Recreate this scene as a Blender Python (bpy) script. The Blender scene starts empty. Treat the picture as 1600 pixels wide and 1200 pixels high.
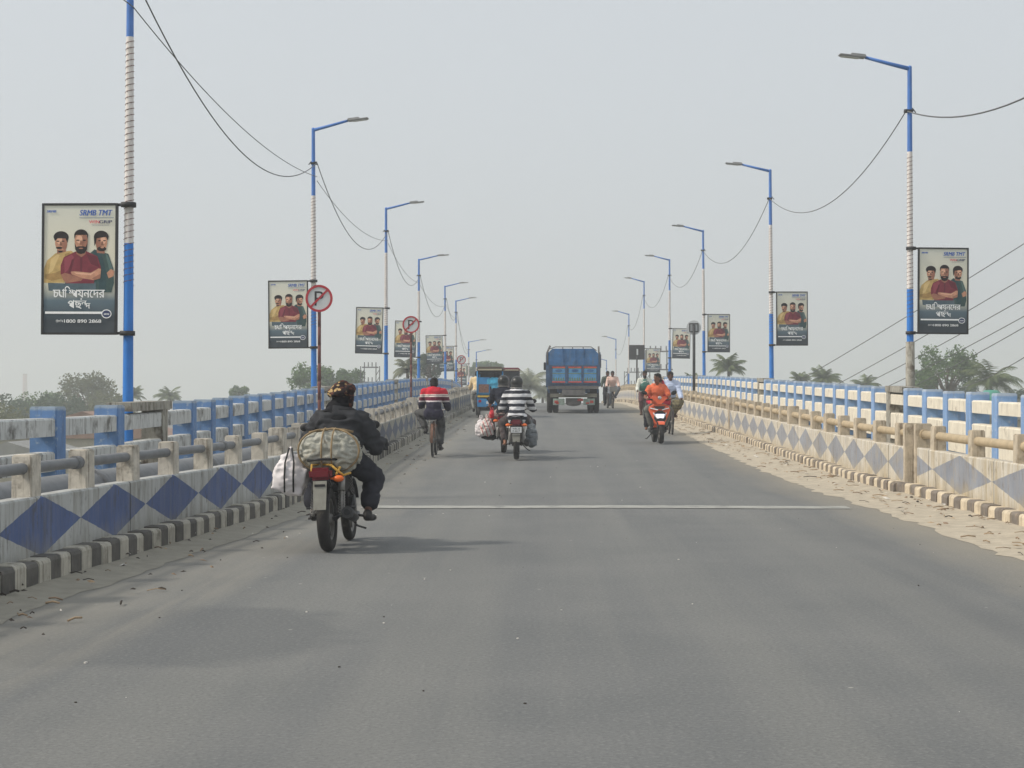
import bpy, bmesh, math, random
from mathutils import Vector, Matrix, noise as mnoise
R = math.radians
PI = math.pi
rnd = random.Random(7)
S = bpy.context.scene
COL = S.collection

# ------------------------------------------------------------------ camera, sky, sun, exposure
CAMH = 1.45
cam_d = bpy.data.cameras.new('camera'); cam = bpy.data.objects.new('camera', cam_d); COL.objects.link(cam)
cam.location = (0, 0, CAMH); cam.rotation_euler = (R(90.485), 0, R(0.99))
cam_d.sensor_width = 36; cam_d.lens = 58.5; cam_d.clip_end = 6000; cam_d.clip_start = 0.05
S.camera = cam
SUN_EL, SUN_AZ = 44.0, -103.0           # azimuth measured from +Y towards +X; the sun stands to the left, a little behind
W = bpy.data.worlds.new('World'); S.world = W; W.use_nodes = True
wn = W.node_tree; wn.nodes.clear()
sky = wn.nodes.new('ShaderNodeTexSky'); sky.sky_type = 'NISHITA'; sky.sun_disc = False
sky.sun_elevation = R(SUN_EL); sky.sun_rotation = R(SUN_AZ)
sky.air_density = 1.0; sky.dust_density = 6.0; sky.ozone_density = 1.0
hsv = wn.nodes.new('ShaderNodeHueSaturation'); hsv.inputs['Saturation'].default_value = 0.55
wmix = wn.nodes.new('ShaderNodeMix'); wmix.data_type = 'RGBA'; wmix.inputs[0].default_value = 0.72
wmix.inputs[7].default_value = (5.85, 6.2, 6.5, 1)      # the even grey veil of a hazy sky
bg = wn.nodes.new('ShaderNodeBackground'); bg.inputs['Strength'].default_value = 0.103
wo = wn.nodes.new('ShaderNodeOutputWorld')
wn.links.new(sky.outputs[0], hsv.inputs['Color']); wn.links.new(hsv.outputs[0], wmix.inputs[6])
wn.links.new(wmix.outputs[2], bg.inputs['Color']); wn.links.new(bg.outputs[0], wo.inputs['Surface'])
sun_d = bpy.data.lights.new('sun', 'SUN'); sun = bpy.data.objects.new('sun', sun_d); COL.objects.link(sun)
sun_d.energy = 2.0; sun_d.angle = R(6.0); sun_d.color = (1.0, 0.92, 0.80)
sd = Vector((math.sin(R(SUN_AZ)) * math.cos(R(SUN_EL)), math.cos(R(SUN_AZ)) * math.cos(R(SUN_EL)), math.sin(R(SUN_EL))))
sun.rotation_euler = sd.to_track_quat('Z', 'Y').to_euler(); sun.location = (-30, 20, 40)
S.view_settings.view_transform = 'Standard'; S.view_settings.look = 'None'
S.view_settings.exposure = 0.34; S.view_settings.gamma = 1
S.cycles.use_denoising = True
S.cycles.max_bounces = 6; S.cycles.diffuse_bounces = 3; S.cycles.volume_bounces = 1; S.cycles.transparent_max_bounces = 6

# ------------------------------------------------------------------ helpers
def h(r, g, b):
    f = lambda c: (c / 255 / 12.92) if c <= 10 else ((c / 255 + .055) / 1.055) ** 2.4
    return (f(r), f(g), f(b))

class NT:
    """tiny node-graph helper"""
    def __init__(s, name):
        s.m = bpy.data.materials.new(name); s.m.use_nodes = True; s.t = s.m.node_tree
        s.b = s.t.nodes['Principled BSDF']; s.o = s.t.nodes['Material Output']
    def n(s, typ, **kw):
        nd = s.t.nodes.new(typ)
        for k, v in kw.items(): setattr(nd, k, v)
        return nd
    def l(s, a, b): s.t.links.new(a, b)
    def setin(s, sock, v):
        if hasattr(v, 'is_linked') or isinstance(v, bpy.types.NodeSocket): s.l(v, sock)
        else: sock.default_value = v
    def math(s, op, a, b=None, c=None, clamp=False):
        nd = s.n('ShaderNodeMath', operation=op, use_clamp=clamp)
        s.setin(nd.inputs[0], a)
        if b is not None: s.setin(nd.inputs[1], b)
        if c is not None: s.setin(nd.inputs[2], c)
        return nd.outputs[0]
    def mix(s, f, a, b):
        nd = s.n('ShaderNodeMix', data_type='RGBA')
        s.setin(nd.inputs[0], f)
        for k, v in ((6, a), (7, b)):
            s.setin(nd.inputs[k], (*v, 1) if isinstance(v, tuple) and len(v) == 3 else v)
        return nd.outputs[2]
    def coord(s, which='Object'): return s.n('ShaderNodeTexCoord').outputs[which]
    def pos(s): return s.n('ShaderNodeNewGeometry').outputs['Position']
    def mapping(s, v, scale=(1, 1, 1), loc=(0, 0, 0)):
        nd = s.n('ShaderNodeMapping'); s.l(v, nd.inputs[0]); nd.inputs['Scale'].default_value = scale; nd.inputs['Location'].default_value = loc
        return nd.outputs[0]
    def noise(s, v, scale=5, detail=4, rough=.55):
        nd = s.n('ShaderNodeTexNoise'); s.l(v, nd.inputs['Vector'])
        nd.inputs['Scale'].default_value = scale; nd.inputs['Detail'].default_value = detail; nd.inputs['Roughness'].default_value = rough
        return nd.outputs['Fac']
    def ramp(s, f, a, b):
        nd = s.n('ShaderNodeMapRange'); s.setin(nd.inputs[0], f); nd.inputs[1].default_value = a; nd.inputs[2].default_value = b
        return nd.outputs[0]
    def sep(s, v):
        nd = s.n('ShaderNodeSeparateXYZ'); s.l(v, nd.inputs[0]); return nd.outputs
    def bump(s, f, strength=.3, dist=.02):
        nd = s.n('ShaderNodeBump'); s.l(f, nd.inputs['Height']); nd.inputs['Strength'].default_value = strength; nd.inputs['Distance'].default_value = dist
        s.l(nd.outputs[0], s.b.inputs['Normal'])
    def fin(s, col, rough=.6, metal=0, spec=.4):
        s.setin(s.b.inputs['Base Color'], (*col, 1) if isinstance(col, tuple) else col)
        s.setin(s.b.inputs['Roughness'], rough); s.b.inputs['Metallic'].default_value = metal
        s.b.inputs['Specular IOR Level'].default_value = spec
        return s.m

MATS = {}
def M(name, col, rough=.6, var=.18, scale=9, dirt=None, damt=.5, streak=0, bump=0, metal=0, spec=.35, world=False):
    """weathered surface: colour varied by noise, optional dirt patches and vertical streaks"""
    if name in MATS: return MATS[name]
    t = NT(name); v = t.pos() if world else t.coord()
    n = t.noise(v, scale, 5)
    lo = tuple(c * (1 - var) for c in col); hi = tuple(min(1, c * (1 + var)) for c in col)
    c = t.mix(t.ramp(n, .3, .7), lo, hi)
    if dirt:
        d = t.noise(v, scale * .6, 6, .65)
        f = t.ramp(d, .5 + .18 * (1 - damt), .5 + .18 * (1 - damt) + .14)
        c = t.mix(t.math('MULTIPLY', f, damt), c, dirt)
        if streak:
            sn = t.noise(t.mapping(v, (14, 14, 1.1)), 1.6, 5, .6)
            c = t.mix(t.math('MULTIPLY', t.ramp(sn, .54, .66), streak), c, dirt)
    if bump: t.bump(t.noise(v, scale * 4, 4), bump, .01)
    MATS[name] = t.fin(c, rough, metal, spec)
    return MATS[name]

class MB:
    """collects shapes; build() links them as one mesh object"""
    def __init__(s): s.v = []; s.f = []; s.uv = []; s.mi = []; s.m = 0; s.smooth = []
    def add(s, vs, fs, uvs=None, smooth=False):
        o = len(s.v); s.v += [tuple(p) for p in vs]
        for k, f in enumerate(fs):
            s.f.append([i + o for i in f]); s.mi.append(s.m); s.smooth.append(smooth)
            s.uv.append(uvs[k] if uvs else None)
        return s
    def box(s, c, d, rot=None, bev=0, taper=1.0):
        x, y, z = (k / 2 for k in d); c = Vector(c)
        if bev <= 0:
            vs = [Vector((sx * x * (taper if sz > 0 else 1), sy * y * (taper if sz > 0 else 1), sz * z)) for sz in (-1, 1) for sx, sy in ((-1, -1), (1, -1), (1, 1), (-1, 1))]
            fs = [(3, 2, 1, 0), (4, 5, 6, 7), (0, 1, 5, 4), (1, 2, 6, 5), (2, 3, 7, 6), (3, 0, 4, 7)]
        else:
            bm = bmesh.new(); bmesh.ops.create_cube(bm, size=1)
            for v in bm.verts:
                t = taper if v.co.z > 0 else 1
                v.co = Vector((v.co.x * 2 * x * t, v.co.y * 2 * y * t, v.co.z * 2 * z))
            bmesh.ops.bevel(bm, geom=bm.edges[:], offset=bev, segments=2, affect='EDGES')
            bm.verts.index_update(); vs = [v.co.copy() for v in bm.verts]; fs = [[v.index for v in f.verts] for f in bm.faces]; bm.free()
        if rot: vs = [rot @ v for v in vs]
        return s.add([v + c for v in vs], fs)
    def tube(s, pts, r, n=8, caps=True, smooth=True):
        P = [Vector(p) for p in pts]; rs = r if isinstance(r, (list, tuple)) else [r] * len(P)
        t0 = (P[1] - P[0]).normalized(); up = Vector((0, 0, 1)) if abs(t0.z) < .9 else Vector((0, 1, 0))
        nrm = t0.cross(up).normalized(); vs = []; fs = []
        for i, p in enumerate(P):
            t = (P[min(i + 1, len(P) - 1)] - P[max(i - 1, 0)]).normalized()
            nrm = (nrm - t * nrm.dot(t)).normalized(); b = t.cross(nrm)
            vs += [p + (nrm * math.cos(2 * PI * k / n) + b * math.sin(2 * PI * k / n)) * rs[i] for k in range(n)]
        for i in range(len(P) - 1):
            for k in range(n):
                a, b2 = i * n + k, i * n + (k + 1) % n
                fs.append((a, b2, b2 + n, a + n))
        s.add(vs, fs, smooth=smooth)
        if caps:
            o = len(s.v) - len(vs)
            for ring, rev in ((0, True), (len(P) - 1, False)):
                f = [o + ring * n + k for k in range(n)]; s.f.append(f[::-1] if rev else f); s.mi.append(s.m); s.smooth.append(False); s.uv.append(None)
        return s
    def capsule(s, a, b, ra, rb, n=12):
        a, b = Vector(a), Vector(b); d = b - a
        if d.length < 1e-5: return s.ball(a, (ra, ra, ra))
        d.normalize(); pts = []; rs = []
        for k in range(4):
            th = PI / 2 * (k + .25) / 4; pts.append(a - d * ra * math.cos(th)); rs.append(ra * math.sin(th))
        pts += [a, b]; rs += [ra, rb]
        for k in range(3, -1, -1):
            th = PI / 2 * (k + .25) / 4; pts.append(b + d * rb * math.cos(th)); rs.append(rb * math.sin(th))
        return s.tube(pts, rs, n)
    def ball(s, c, r, rot=None, nu=14, nv=9, jit=0):
        c = Vector(c); r = r if isinstance(r, (tuple, list)) else (r, r, r); vs = [Vector((0, 0, -r[2]))]
        for i in range(1, nv):
            ph = -PI / 2 + PI * i / nv
            for k in range(nu):
                th = 2 * PI * k / nu; j = 1 + (rnd.uniform(-jit, jit) if jit else 0)
                vs.append(Vector((r[0] * math.cos(ph) * math.cos(th), r[1] * math.cos(ph) * math.sin(th), r[2] * math.sin(ph))) * j)
        vs.append(Vector((0, 0, r[2]))); fs = []; L = len(vs) - 1
        for k in range(nu):
            fs.append((0, 1 + (k + 1) % nu, 1 + k)); fs.append((L, L - nu + k, L - nu + (k + 1) % nu))
        for i in range(nv - 2):
            for k in range(nu):
                a = 1 + i * nu + k; b = 1 + i * nu + (k + 1) % nu
                fs.append((a, b, b + nu, a + nu))
        if rot: vs = [rot @ v for v in vs]
        return s.add([v + c for v in vs], fs, smooth=True)
    def lathe(s, prof, c=(0, 0, 0), axis='Z', n=20, smooth=True):
        vs = []; fs = []; m = len(prof)
        for k in range(n):
            a = 2 * PI * k / n
            for r, z in prof:
                p = (r * math.cos(a), r * math.sin(a), z)
                if axis == 'X': p = (p[2], p[0], p[1])
                if axis == 'Y': p = (p[0], p[2], p[1])
                vs.append((p[0] + c[0], p[1] + c[1], p[2] + c[2]))
        for k in range(n):
            for i in range(m - 1):
                a = k * m + i; b = ((k + 1) % n) * m + i
                fs.append((a, b, b + 1, a + 1))
        return s.add(vs, fs, smooth=smooth)
    def prism(s, poly, thick, fn):
        """poly: 2-D outline; fn(u, w, t) -> 3-D; extruded from t=0 to t=thick"""
        n = len(poly); vs = [fn(u, w, 0) for u, w in poly] + [fn(u, w, thick) for u, w in poly]
        fs = [list(range(n))[::-1], list(range(n, 2 * n))] + [(i, (i + 1) % n, n + (i + 1) % n, n + i) for i in range(n)]
        return s.add(vs, fs)
    def build(s, name, mat, parent=None, world=False):
        me = bpy.data.meshes.new(name)
        off = parent.location if (parent and world) else Vector((0, 0, 0))
        me.from_pydata([tuple(Vector(v) - off) for v in s.v], [], s.f)
        for m in (mat if isinstance(mat, list) else [mat]): me.materials.append(m)
        me.polygons.foreach_set('material_index', s.mi); me.polygons.foreach_set('use_smooth', s.smooth)
        if any(u for u in s.uv):
            ul = me.uv_layers.new(name='UVMap'); i = 0
            for f, u in zip(s.f, s.uv):
                for k in range(len(f)):
                    ul.data[i].uv = u[k] if u else (0, 0)
                    i += 1
        me.update()
        bm = bmesh.new(); bm.from_mesh(me); bmesh.ops.recalc_face_normals(bm, faces=bm.faces[:]); bm.to_mesh(me); bm.free()
        o = bpy.data.objects.new(name, me); COL.objects.link(o)
        if parent: o.parent = parent
        return o

def tag(o, label=None, cat=None, group=None, kind=None):
    if label: o['label'] = label
    if cat: o['category'] = cat
    if group: o['group'] = group
    if kind: o['kind'] = kind
    return o
def thing(name, loc, label, cat, group=None, rotz=0):
    o = bpy.data.objects.new(name, None); COL.objects.link(o); o.empty_display_size = .1
    o.location = loc; o.rotation_euler = (0, 0, rotz)
    return tag(o, label, cat, group)
def struct(name, mb, mat): return tag(mb.build(name, mat), kind='structure')
def place(me_o, loc, rotz=0, parent=None, name=None, world=True):
    """another object sharing a mesh"""
    c = me_o.copy(); COL.objects.link(c); c.parent = parent
    c.location = Vector(loc) - (parent.location if parent and world else Vector((0, 0, 0))); c.rotation_euler = (0, 0, rotz)
    return c
KIDS = {}
def copy_tree(o, parent=None):
    c = o.copy(); COL.objects.link(c); c.parent = parent
    for ch in [x for x in COL.objects if x.parent == o]: copy_tree(ch, c)
    return c
def interp(pts, y):
    if y <= pts[0][0]: return pts[0][1]
    for (a, b), (c, d) in zip(pts, pts[1:]):
        if y <= c: return b + (d - b) * (y - a) / (c - a)
    return pts[-1][1]

# ------------------------------------------------------------------ alignment of the bridge
ZP = [(-40, 0), (23, 0), (66, .86), (88, 1.17), (102, 1.17), (118, .75), (133, 0), (150, -1.1), (173, -2.4), (230, -5.4), (260, -6.3), (400, -6.4)]
def zr(y):
    return sum(interp(ZP, y + k) for k in (-5, -3.5, -2, -.7, .7, 2, 3.5, 5)) / 8
XL = [(-20, -5.9), (5, -4.3), (11.8, -3.84), (15.2, -3.64), (20.7, -3.25), (24, -3.2), (51, -3.12), (65, -2.97), (80, -2.92), (300, -2.9)]
XR = [(-20, 5.25), (24.0, 5.2), (24.01, 5.09), (27, 4.96), (32, 4.88), (41, 4.84), (56, 4.66), (80, 4.6), (300, 4.5)]
def xl(y): return interp(XL, y)
def xr(y): return interp(XR, y)
XRL = [(-20, -7.4), (8, -5.75), (20, -5.4), (300, -5.4)]     # outer railing, left
XRR = [(-20, 7.0), (300, 7.0)]                               # outer railing, right
def xrl(y): return interp(XRL, y)
def xrr(y): return interp(XRR, y)
Y0, Y1, YJ = 4.0, 215.0, 24.0
def stations(a, b, step):
    n = max(1, round((b - a) / step)); return [a + (b - a) * i / n for i in range(n + 1)]
def sweep(mb, xf, sgn, prof, Ys, uvv=True, closed=True, ends=True, jit=0):
    """profile of (outward offset, height) swept along Y; sgn -1 = outward is -X"""
    n = len(prof); vs = []; fs = []; uvs = []
    for y in Ys:
        x = xf(y); z = zr(y); jx = rnd.uniform(-jit, jit)
        vs += [(x + sgn * (a + jx), y, z + b) for a, b in prof]
    for i in range(len(Ys) - 1):
        for k in range(n if closed else n - 1):
            k2 = (k + 1) % n
            fs.append((i * n + k, i * n + k2, (i + 1) * n + k2, (i + 1) * n + k))
            u0, u1 = Ys[i], Ys[i + 1]
            uvs.append([(u0, prof[k][1]), (u0, prof[k2][1]), (u1, prof[k2][1]), (u1, prof[k][1])])
    if closed and ends:
        fs += [tuple(range(n)), tuple(range((len(Ys) - 1) * n, len(Ys) * n))]
        uvs += [[(Ys[0], p[1]) for p in prof], [(Ys[-1], p[1]) for p in prof]]
    return mb.add(vs, fs, uvs)
# ------------------------------------------------------------------ materials of the setting
def road_mat():
    t = NT('asphalt'); uv = t.n('ShaderNodeUVMap').outputs[0]; u = t.sep(uv); p = t.pos()
    base = t.noise(p, .55, 5, .6); fine = t.noise(p, 34, 4, .75); tracks = t.noise(t.mapping(p, (1.3, .035, 1)), 1.0, 4, .55)
    c = t.mix(t.ramp(base, .35, .68), h(103, 105, 105), h(114, 115, 114))
    c = t.mix(t.math('MULTIPLY', t.ramp(tracks, .42, .6), .5), c, h(124, 124, 120))
    # cast shadow painted into the asphalt colour, near the camera on the left
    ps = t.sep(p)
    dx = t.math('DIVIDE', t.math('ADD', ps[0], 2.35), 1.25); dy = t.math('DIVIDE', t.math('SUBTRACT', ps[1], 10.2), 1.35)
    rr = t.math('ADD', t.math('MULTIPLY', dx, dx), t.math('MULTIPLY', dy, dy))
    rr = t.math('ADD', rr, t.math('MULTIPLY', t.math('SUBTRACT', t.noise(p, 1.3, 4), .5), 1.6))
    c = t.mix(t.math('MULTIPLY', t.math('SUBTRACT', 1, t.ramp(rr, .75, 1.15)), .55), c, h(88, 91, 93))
    c = t.mix(t.math('MULTIPLY', t.ramp(fine, .5, .68), .38), c, h(150, 150, 147))
    c = t.mix(t.math('MULTIPLY', t.ramp(t.noise(t.mapping(p, (1, 1, 1), (7, 3, 1)), 46, 3, .7), .5, .64), .36), c, h(74, 75, 76))
    oil = t.math('SUBTRACT', 1, t.ramp(t.math('ABSOLUTE', t.math('SUBTRACT', t.math('PINGPONG', t.math('ADD', u[0], .2), 1.75), 0)), .0, .75))
    c = t.mix(t.math('MULTIPLY', t.math('MULTIPLY', oil, t.ramp(t.noise(t.mapping(p, (1, .12, 1)), 1.4, 4), .35, .65)), .38), c, h(92, 94, 96))
    sp = t.n('ShaderNodeTexVoronoi'); t.l(p, sp.inputs['Vector']); sp.inputs['Scale'].default_value = 3.2
    pick = t.ramp(t.sep(sp.outputs['Color'])[0], .86, .88)
    c = t.mix(t.math('MULTIPLY', t.math('SUBTRACT', 1, t.ramp(sp.outputs['Distance'], .035, .06)), pick), c, h(160, 159, 152))
    # blown sand along both kerbs, plus a paler streak out from the left one
    nz = t.noise(t.mapping(p, (1.2, .3, 1)), 1.5, 6, .62)
    dl = t.math('ADD', u[0], t.math('MULTIPLY', t.math('SUBTRACT', nz, .5), 1.7))
    c = t.mix(t.math('MULTIPLY', t.math('SUBTRACT', 1, t.ramp(dl, .35, 1.6)), .75), c, h(139, 136, 127))
    ln = t.noise(t.mapping(p, (2.2, .12, 1), (3, 0, 0)), 1.2, 4, .6)
    band = t.math('MULTIPLY', t.math('SUBTRACT', 1, t.ramp(ps[1], 13, 19)), t.math('SUBTRACT', 1, t.ramp(t.math('ABSOLUTE', t.math('SUBTRACT', u[0], 1.15)), .05, .42)))
    c = t.mix(t.math('MULTIPLY', t.math('MULTIPLY', band, t.ramp(ln, .46, .6)), .28), c, h(160, 154, 140))
    dr = t.math('ADD', u[1], t.math('MULTIPLY', t.math('SUBTRACT', nz, .5), .9))
    c = t.mix(t.math('MULTIPLY', t.math('SUBTRACT', 1, t.ramp(dr, .6, 1.75)), .8), c, h(150, 142, 126))
    t.bump(fine, .35, .01)
    return t.fin(c, .86, 0, .25)
def wall_mat(name, period, phase, white, blue, dirt, dark, half, mid, jstep, fade):
    t = NT(name); uv = t.sep(t.n('ShaderNodeUVMap').outputs[0]); p = t.pos()
    n = t.noise(p, 3, 6, .65); st = t.noise(t.mapping(p, (3, 5.5, .55)), 2.2, 6, .65)
    c = t.mix(t.ramp(n, .35, .7), tuple(k * .82 for k in white), white)
    a = t.math('DIVIDE', t.math('ADD', uv[0], phase), period)
    a = t.math('MULTIPLY', t.math('ABSOLUTE', t.math('SUBTRACT', t.math('FRACT', a), .5)), 2)
    b = t.math('DIVIDE', t.math('ABSOLUTE', t.math('SUBTRACT', uv[1], mid)), half)
    wob = t.math('MULTIPLY', t.math('SUBTRACT', t.noise(p, 9, 3), .5), .08)
    d = t.math('ADD', t.math('ADD', a, b), wob)
    bl = t.mix(t.ramp(t.noise(p, 2.2, 5), .3, .75), tuple(k * .8 for k in blue), tuple(k * 1.15 for k in blue))
    f = t.math('MULTIPLY', t.math('LESS_THAN', d, 1), fade)
    c = t.mix(f, c, bl)
    c = t.mix(t.math('MULTIPLY', t.ramp(st, .46, .64), t.math('SUBTRACT', .78, t.math('MULTIPLY', f, .58))), c, dirt)                  # rain streaks
    c = t.mix(t.math('MULTIPLY', t.ramp(t.noise(t.mapping(p, (1, 1, .5)), 8, 6, .72), .57, .66), .62), c, dark)    # mould and chips
    c = t.mix(t.math('MULTIPLY', t.ramp(t.noise(t.mapping(p, (1, 1, 1), (5, 9, 0)), 1.1, 5, .7), .58, .72), .5), c, dirt)
    low = t.math('SUBTRACT', 1, t.ramp(t.math('ADD', uv[1], t.math('MULTIPLY', t.math('SUBTRACT', t.noise(t.mapping(p, (1, 1, .3)), 4, 6, .7), .5), .5)), .16, .36))
    c = t.mix(t.math('MULTIPLY', low, .55), c, dirt)                                      # splash-back along the kerb
    c = t.mix(t.math('MULTIPLY', t.ramp(t.noise(t.mapping(p, (1, 1, .25), (8, 1, 3)), 5, 6, .7), .56, .66), .5), c, dark)
    j = t.math('FRACT', t.math('DIVIDE', uv[0], jstep))                                 # open joints between wall panels
    c = t.mix(t.math('MULTIPLY', t.math('LESS_THAN', j, .022 / jstep), .85), c, h(38, 36, 34))
    t.bump(t.noise(p, 30, 5, .7), .3, .01)
    return t.fin(c, .85, 0, .25)
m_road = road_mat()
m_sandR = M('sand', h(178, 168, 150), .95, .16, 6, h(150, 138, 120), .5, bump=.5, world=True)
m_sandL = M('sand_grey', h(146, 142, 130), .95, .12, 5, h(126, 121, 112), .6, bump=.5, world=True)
m_joint = M('concrete_strip', h(158, 158, 152), .85, .14, 4, h(116, 117, 114), .85, bump=.3, world=True)
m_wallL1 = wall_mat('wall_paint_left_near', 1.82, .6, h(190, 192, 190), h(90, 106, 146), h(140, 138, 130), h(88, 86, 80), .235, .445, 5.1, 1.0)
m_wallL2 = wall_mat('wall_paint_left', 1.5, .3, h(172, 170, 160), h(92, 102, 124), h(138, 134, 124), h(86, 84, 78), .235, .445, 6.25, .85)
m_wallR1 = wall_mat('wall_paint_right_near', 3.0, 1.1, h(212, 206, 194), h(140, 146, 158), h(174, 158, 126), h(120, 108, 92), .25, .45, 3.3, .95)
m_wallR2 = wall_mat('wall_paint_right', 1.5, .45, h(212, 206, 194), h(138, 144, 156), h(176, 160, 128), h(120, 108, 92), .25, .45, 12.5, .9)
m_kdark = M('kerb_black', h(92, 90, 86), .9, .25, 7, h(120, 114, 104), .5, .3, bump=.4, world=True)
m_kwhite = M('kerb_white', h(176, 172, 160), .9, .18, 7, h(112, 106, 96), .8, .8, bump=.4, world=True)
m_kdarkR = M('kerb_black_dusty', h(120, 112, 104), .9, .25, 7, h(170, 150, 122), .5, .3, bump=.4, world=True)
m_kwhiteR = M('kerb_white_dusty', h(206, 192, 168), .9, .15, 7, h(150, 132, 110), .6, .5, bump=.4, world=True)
m_stubL = M('stub_concrete', h(200, 193, 180), .9, .18, 8, h(112, 102, 88), .8, .75, bump=.5, world=True)
m_stubR = M('stub_concrete_right', h(190, 178, 158), .9, .2, 8, h(122, 108, 90), .75, .75, bump=.5, world=True)
m_pipeL = M('grey_pipe', h(120, 122, 124), .6, .15, 5, h(90, 86, 80), .5, world=True)
m_pipeR = M('tan_pipe', h(180, 162, 132), .7, .15, 5, h(138, 120, 96), .5, world=True)
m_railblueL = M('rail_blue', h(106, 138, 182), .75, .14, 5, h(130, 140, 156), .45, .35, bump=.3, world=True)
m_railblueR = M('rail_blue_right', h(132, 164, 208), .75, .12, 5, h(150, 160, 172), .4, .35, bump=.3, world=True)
def rail_mat(name, blue, worn, mould):
    t = NT(name); p = t.pos(); z = t.sep(t.coord())[2]
    c = t.mix(t.ramp(t.noise(p, 4, 5), .3, .7), tuple(k * .84 for k in blue), tuple(k * 1.1 for k in blue))
    nz = t.noise(p, 14, 5, .7)
    c = t.mix(t.math('MULTIPLY', t.ramp(t.math('ADD', z, t.math('MULTIPLY', nz, .05)), .975, 1.0), .8), c, worn)      # worn tops
    c = t.mix(t.math('MULTIPLY', t.ramp(nz, .57, .64), .55), c, worn)
    c = t.mix(t.math('MULTIPLY', t.ramp(t.noise(t.mapping(p, (5, 5, .7), (2, 0, 0)), 2.4, 5, .65), .54, .68), .5), c, mould)
    t.bump(t.noise(p, 26, 5, .7), .3, .01); return t.fin(c, .75, 0, .25)
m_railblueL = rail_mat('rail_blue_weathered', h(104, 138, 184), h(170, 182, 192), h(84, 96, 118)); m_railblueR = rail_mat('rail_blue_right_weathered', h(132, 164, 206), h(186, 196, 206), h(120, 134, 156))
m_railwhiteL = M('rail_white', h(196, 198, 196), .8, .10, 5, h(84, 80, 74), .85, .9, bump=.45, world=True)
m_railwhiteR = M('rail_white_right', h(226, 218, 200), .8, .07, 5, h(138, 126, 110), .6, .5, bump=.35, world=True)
m_conc = M('old_concrete', h(156, 153, 143), .9, .25, 7, h(84, 74, 62), .9, .8, bump=.6, world=True)
m_path = M('footpath_concrete', h(150, 144, 132), .9, .2, 3, h(110, 104, 94), .6, world=True)
m_dark = M('dark_metal', h(52, 52, 54), .6, .2, 12)
m_polblue = M('pole_blue', h(50, 124, 206), .5, .12, 4, h(90, 130, 180), .3)
m_polblue2 = M('pole_blue_upper', h(78, 124, 196), .5, .12, 4, h(110, 130, 160), .4)
m_polwhite = M('pole_white_wrap', h(226, 220, 216), .75, .08, 8, h(170, 158, 150), .5, .4)
m_wrap = M('wire_wrap', h(120, 92, 86), .7, .2, 10)
m_lampgrey = M('lamp_grey', h(150, 150, 150), .5, .1, 8)
m_lampglass = M('lamp_lens', h(205, 206, 205), .25, .05, 8)
m_cable = M('cable_black', h(104, 106, 108), .7, .1, 8)
m_ground = M('field_ground', h(96, 98, 68), 1, .3, .05, h(128, 112, 84), .7, world=True)

# ------------------------------------------------------------------ ground, road, kerbs, footpaths
g = MB(); gn = 24
gv = [(-1500 + 3000 * i / gn, -60 + 1900 * j / gn, -6.8) for j in range(gn + 1) for i in range(gn + 1)]
g.add(gv, [(j * (gn + 1) + i, j * (gn + 1) + i + 1, (j + 1) * (gn + 1) + i + 1, (j + 1) * (gn + 1) + i) for j in range(gn) for i in range(gn)])
struct('ground', g, m_ground)
Ys = stations(-12, Y1, 1.0); mb = MB(); NC = 12; vs = []; uv = []
for y in Ys:
    a, b = xl(y) - .12, xr(y) + .12
    for k in range(NC + 1):
        x = a + (b - a) * k / NC; vs.append((x, y, zr(y))); uv.append((x - xl(y), xr(y) - x))
fs = []
for j in range(len(Ys) - 1):
    for k in range(NC):
        a = j * (NC + 1) + k; fs.append((a, a + 1, a + NC + 2, a + NC + 1))
mb.add(vs, fs, [[uv[i] for i in f] for f in fs])
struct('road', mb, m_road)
mb = MB(); vs = []
for k in range(41):
    x = -2.35 + (4.02 + 2.35) * k / 40; yc = 21.85 + .05 * math.sin(x * 1.3)
    e = .05 * mnoise.noise((x * 2.3, 0, 0)) + .04 * mnoise.noise((x * 9, 2, 0)); e2 = .05 * mnoise.noise((x * 2.6, 9, 0)) + .04 * mnoise.noise((x * 8, 5, 0))
    vs += [(x, yc - .23 + e, zr(yc - .23) + .007), (x, yc + .23 + e2, zr(yc + .23) + .007)]
mb.add(vs, [(2 * k, 2 * k + 2, 2 * k + 3, 2 * k + 1) for k in range(40)])
struct('expansion_joint', mb, m_joint)
def shoulder(name, xf, sgn, width, mat, seed, y0, y1, hmax):
    mb = MB(); Ys = stations(y0, y1, .22); vs = []; K = 6
    for y in Ys:
        w = width(y) * (1 + .17 * mnoise.noise((y * .55, seed, 0)) + .12 * mnoise.noise((y * 2.3, seed, 4)) + .09 * mnoise.noise((y * 6, seed, 2)))
        for k in range(K + 1):
            f = k / K; hh = hmax * (1 - f) ** 1.6 * (.55 + .6 * mnoise.noise((y * 1.7, f * 3, seed)) ** 2 + .3) + .004 + (.0 if f in (0, 1) else .008 * mnoise.noise((y * 4, f * 9, seed)))
            if f == 1: hh = .003
            vs.append((xf(y) - sgn * w * f + sgn * .02 * (1 - f), y, zr(y) + max(hh, .003)))
    fs = []
    for j in range(len(Ys) - 1):
        for k in range(K):
            a = j * (K + 1) + k; fs.append((a, a + 1, a + K + 2, a + K + 1))
    mb.add(vs, fs, smooth=True); struct(name, mb, mat)
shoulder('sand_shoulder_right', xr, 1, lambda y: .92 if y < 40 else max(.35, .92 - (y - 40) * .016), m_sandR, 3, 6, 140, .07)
shoulder('sand_shoulder_left', xl, -1, lambda y: .42 if y < 18 else .36, m_sandL, 11, 6, 120, .05)
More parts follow.
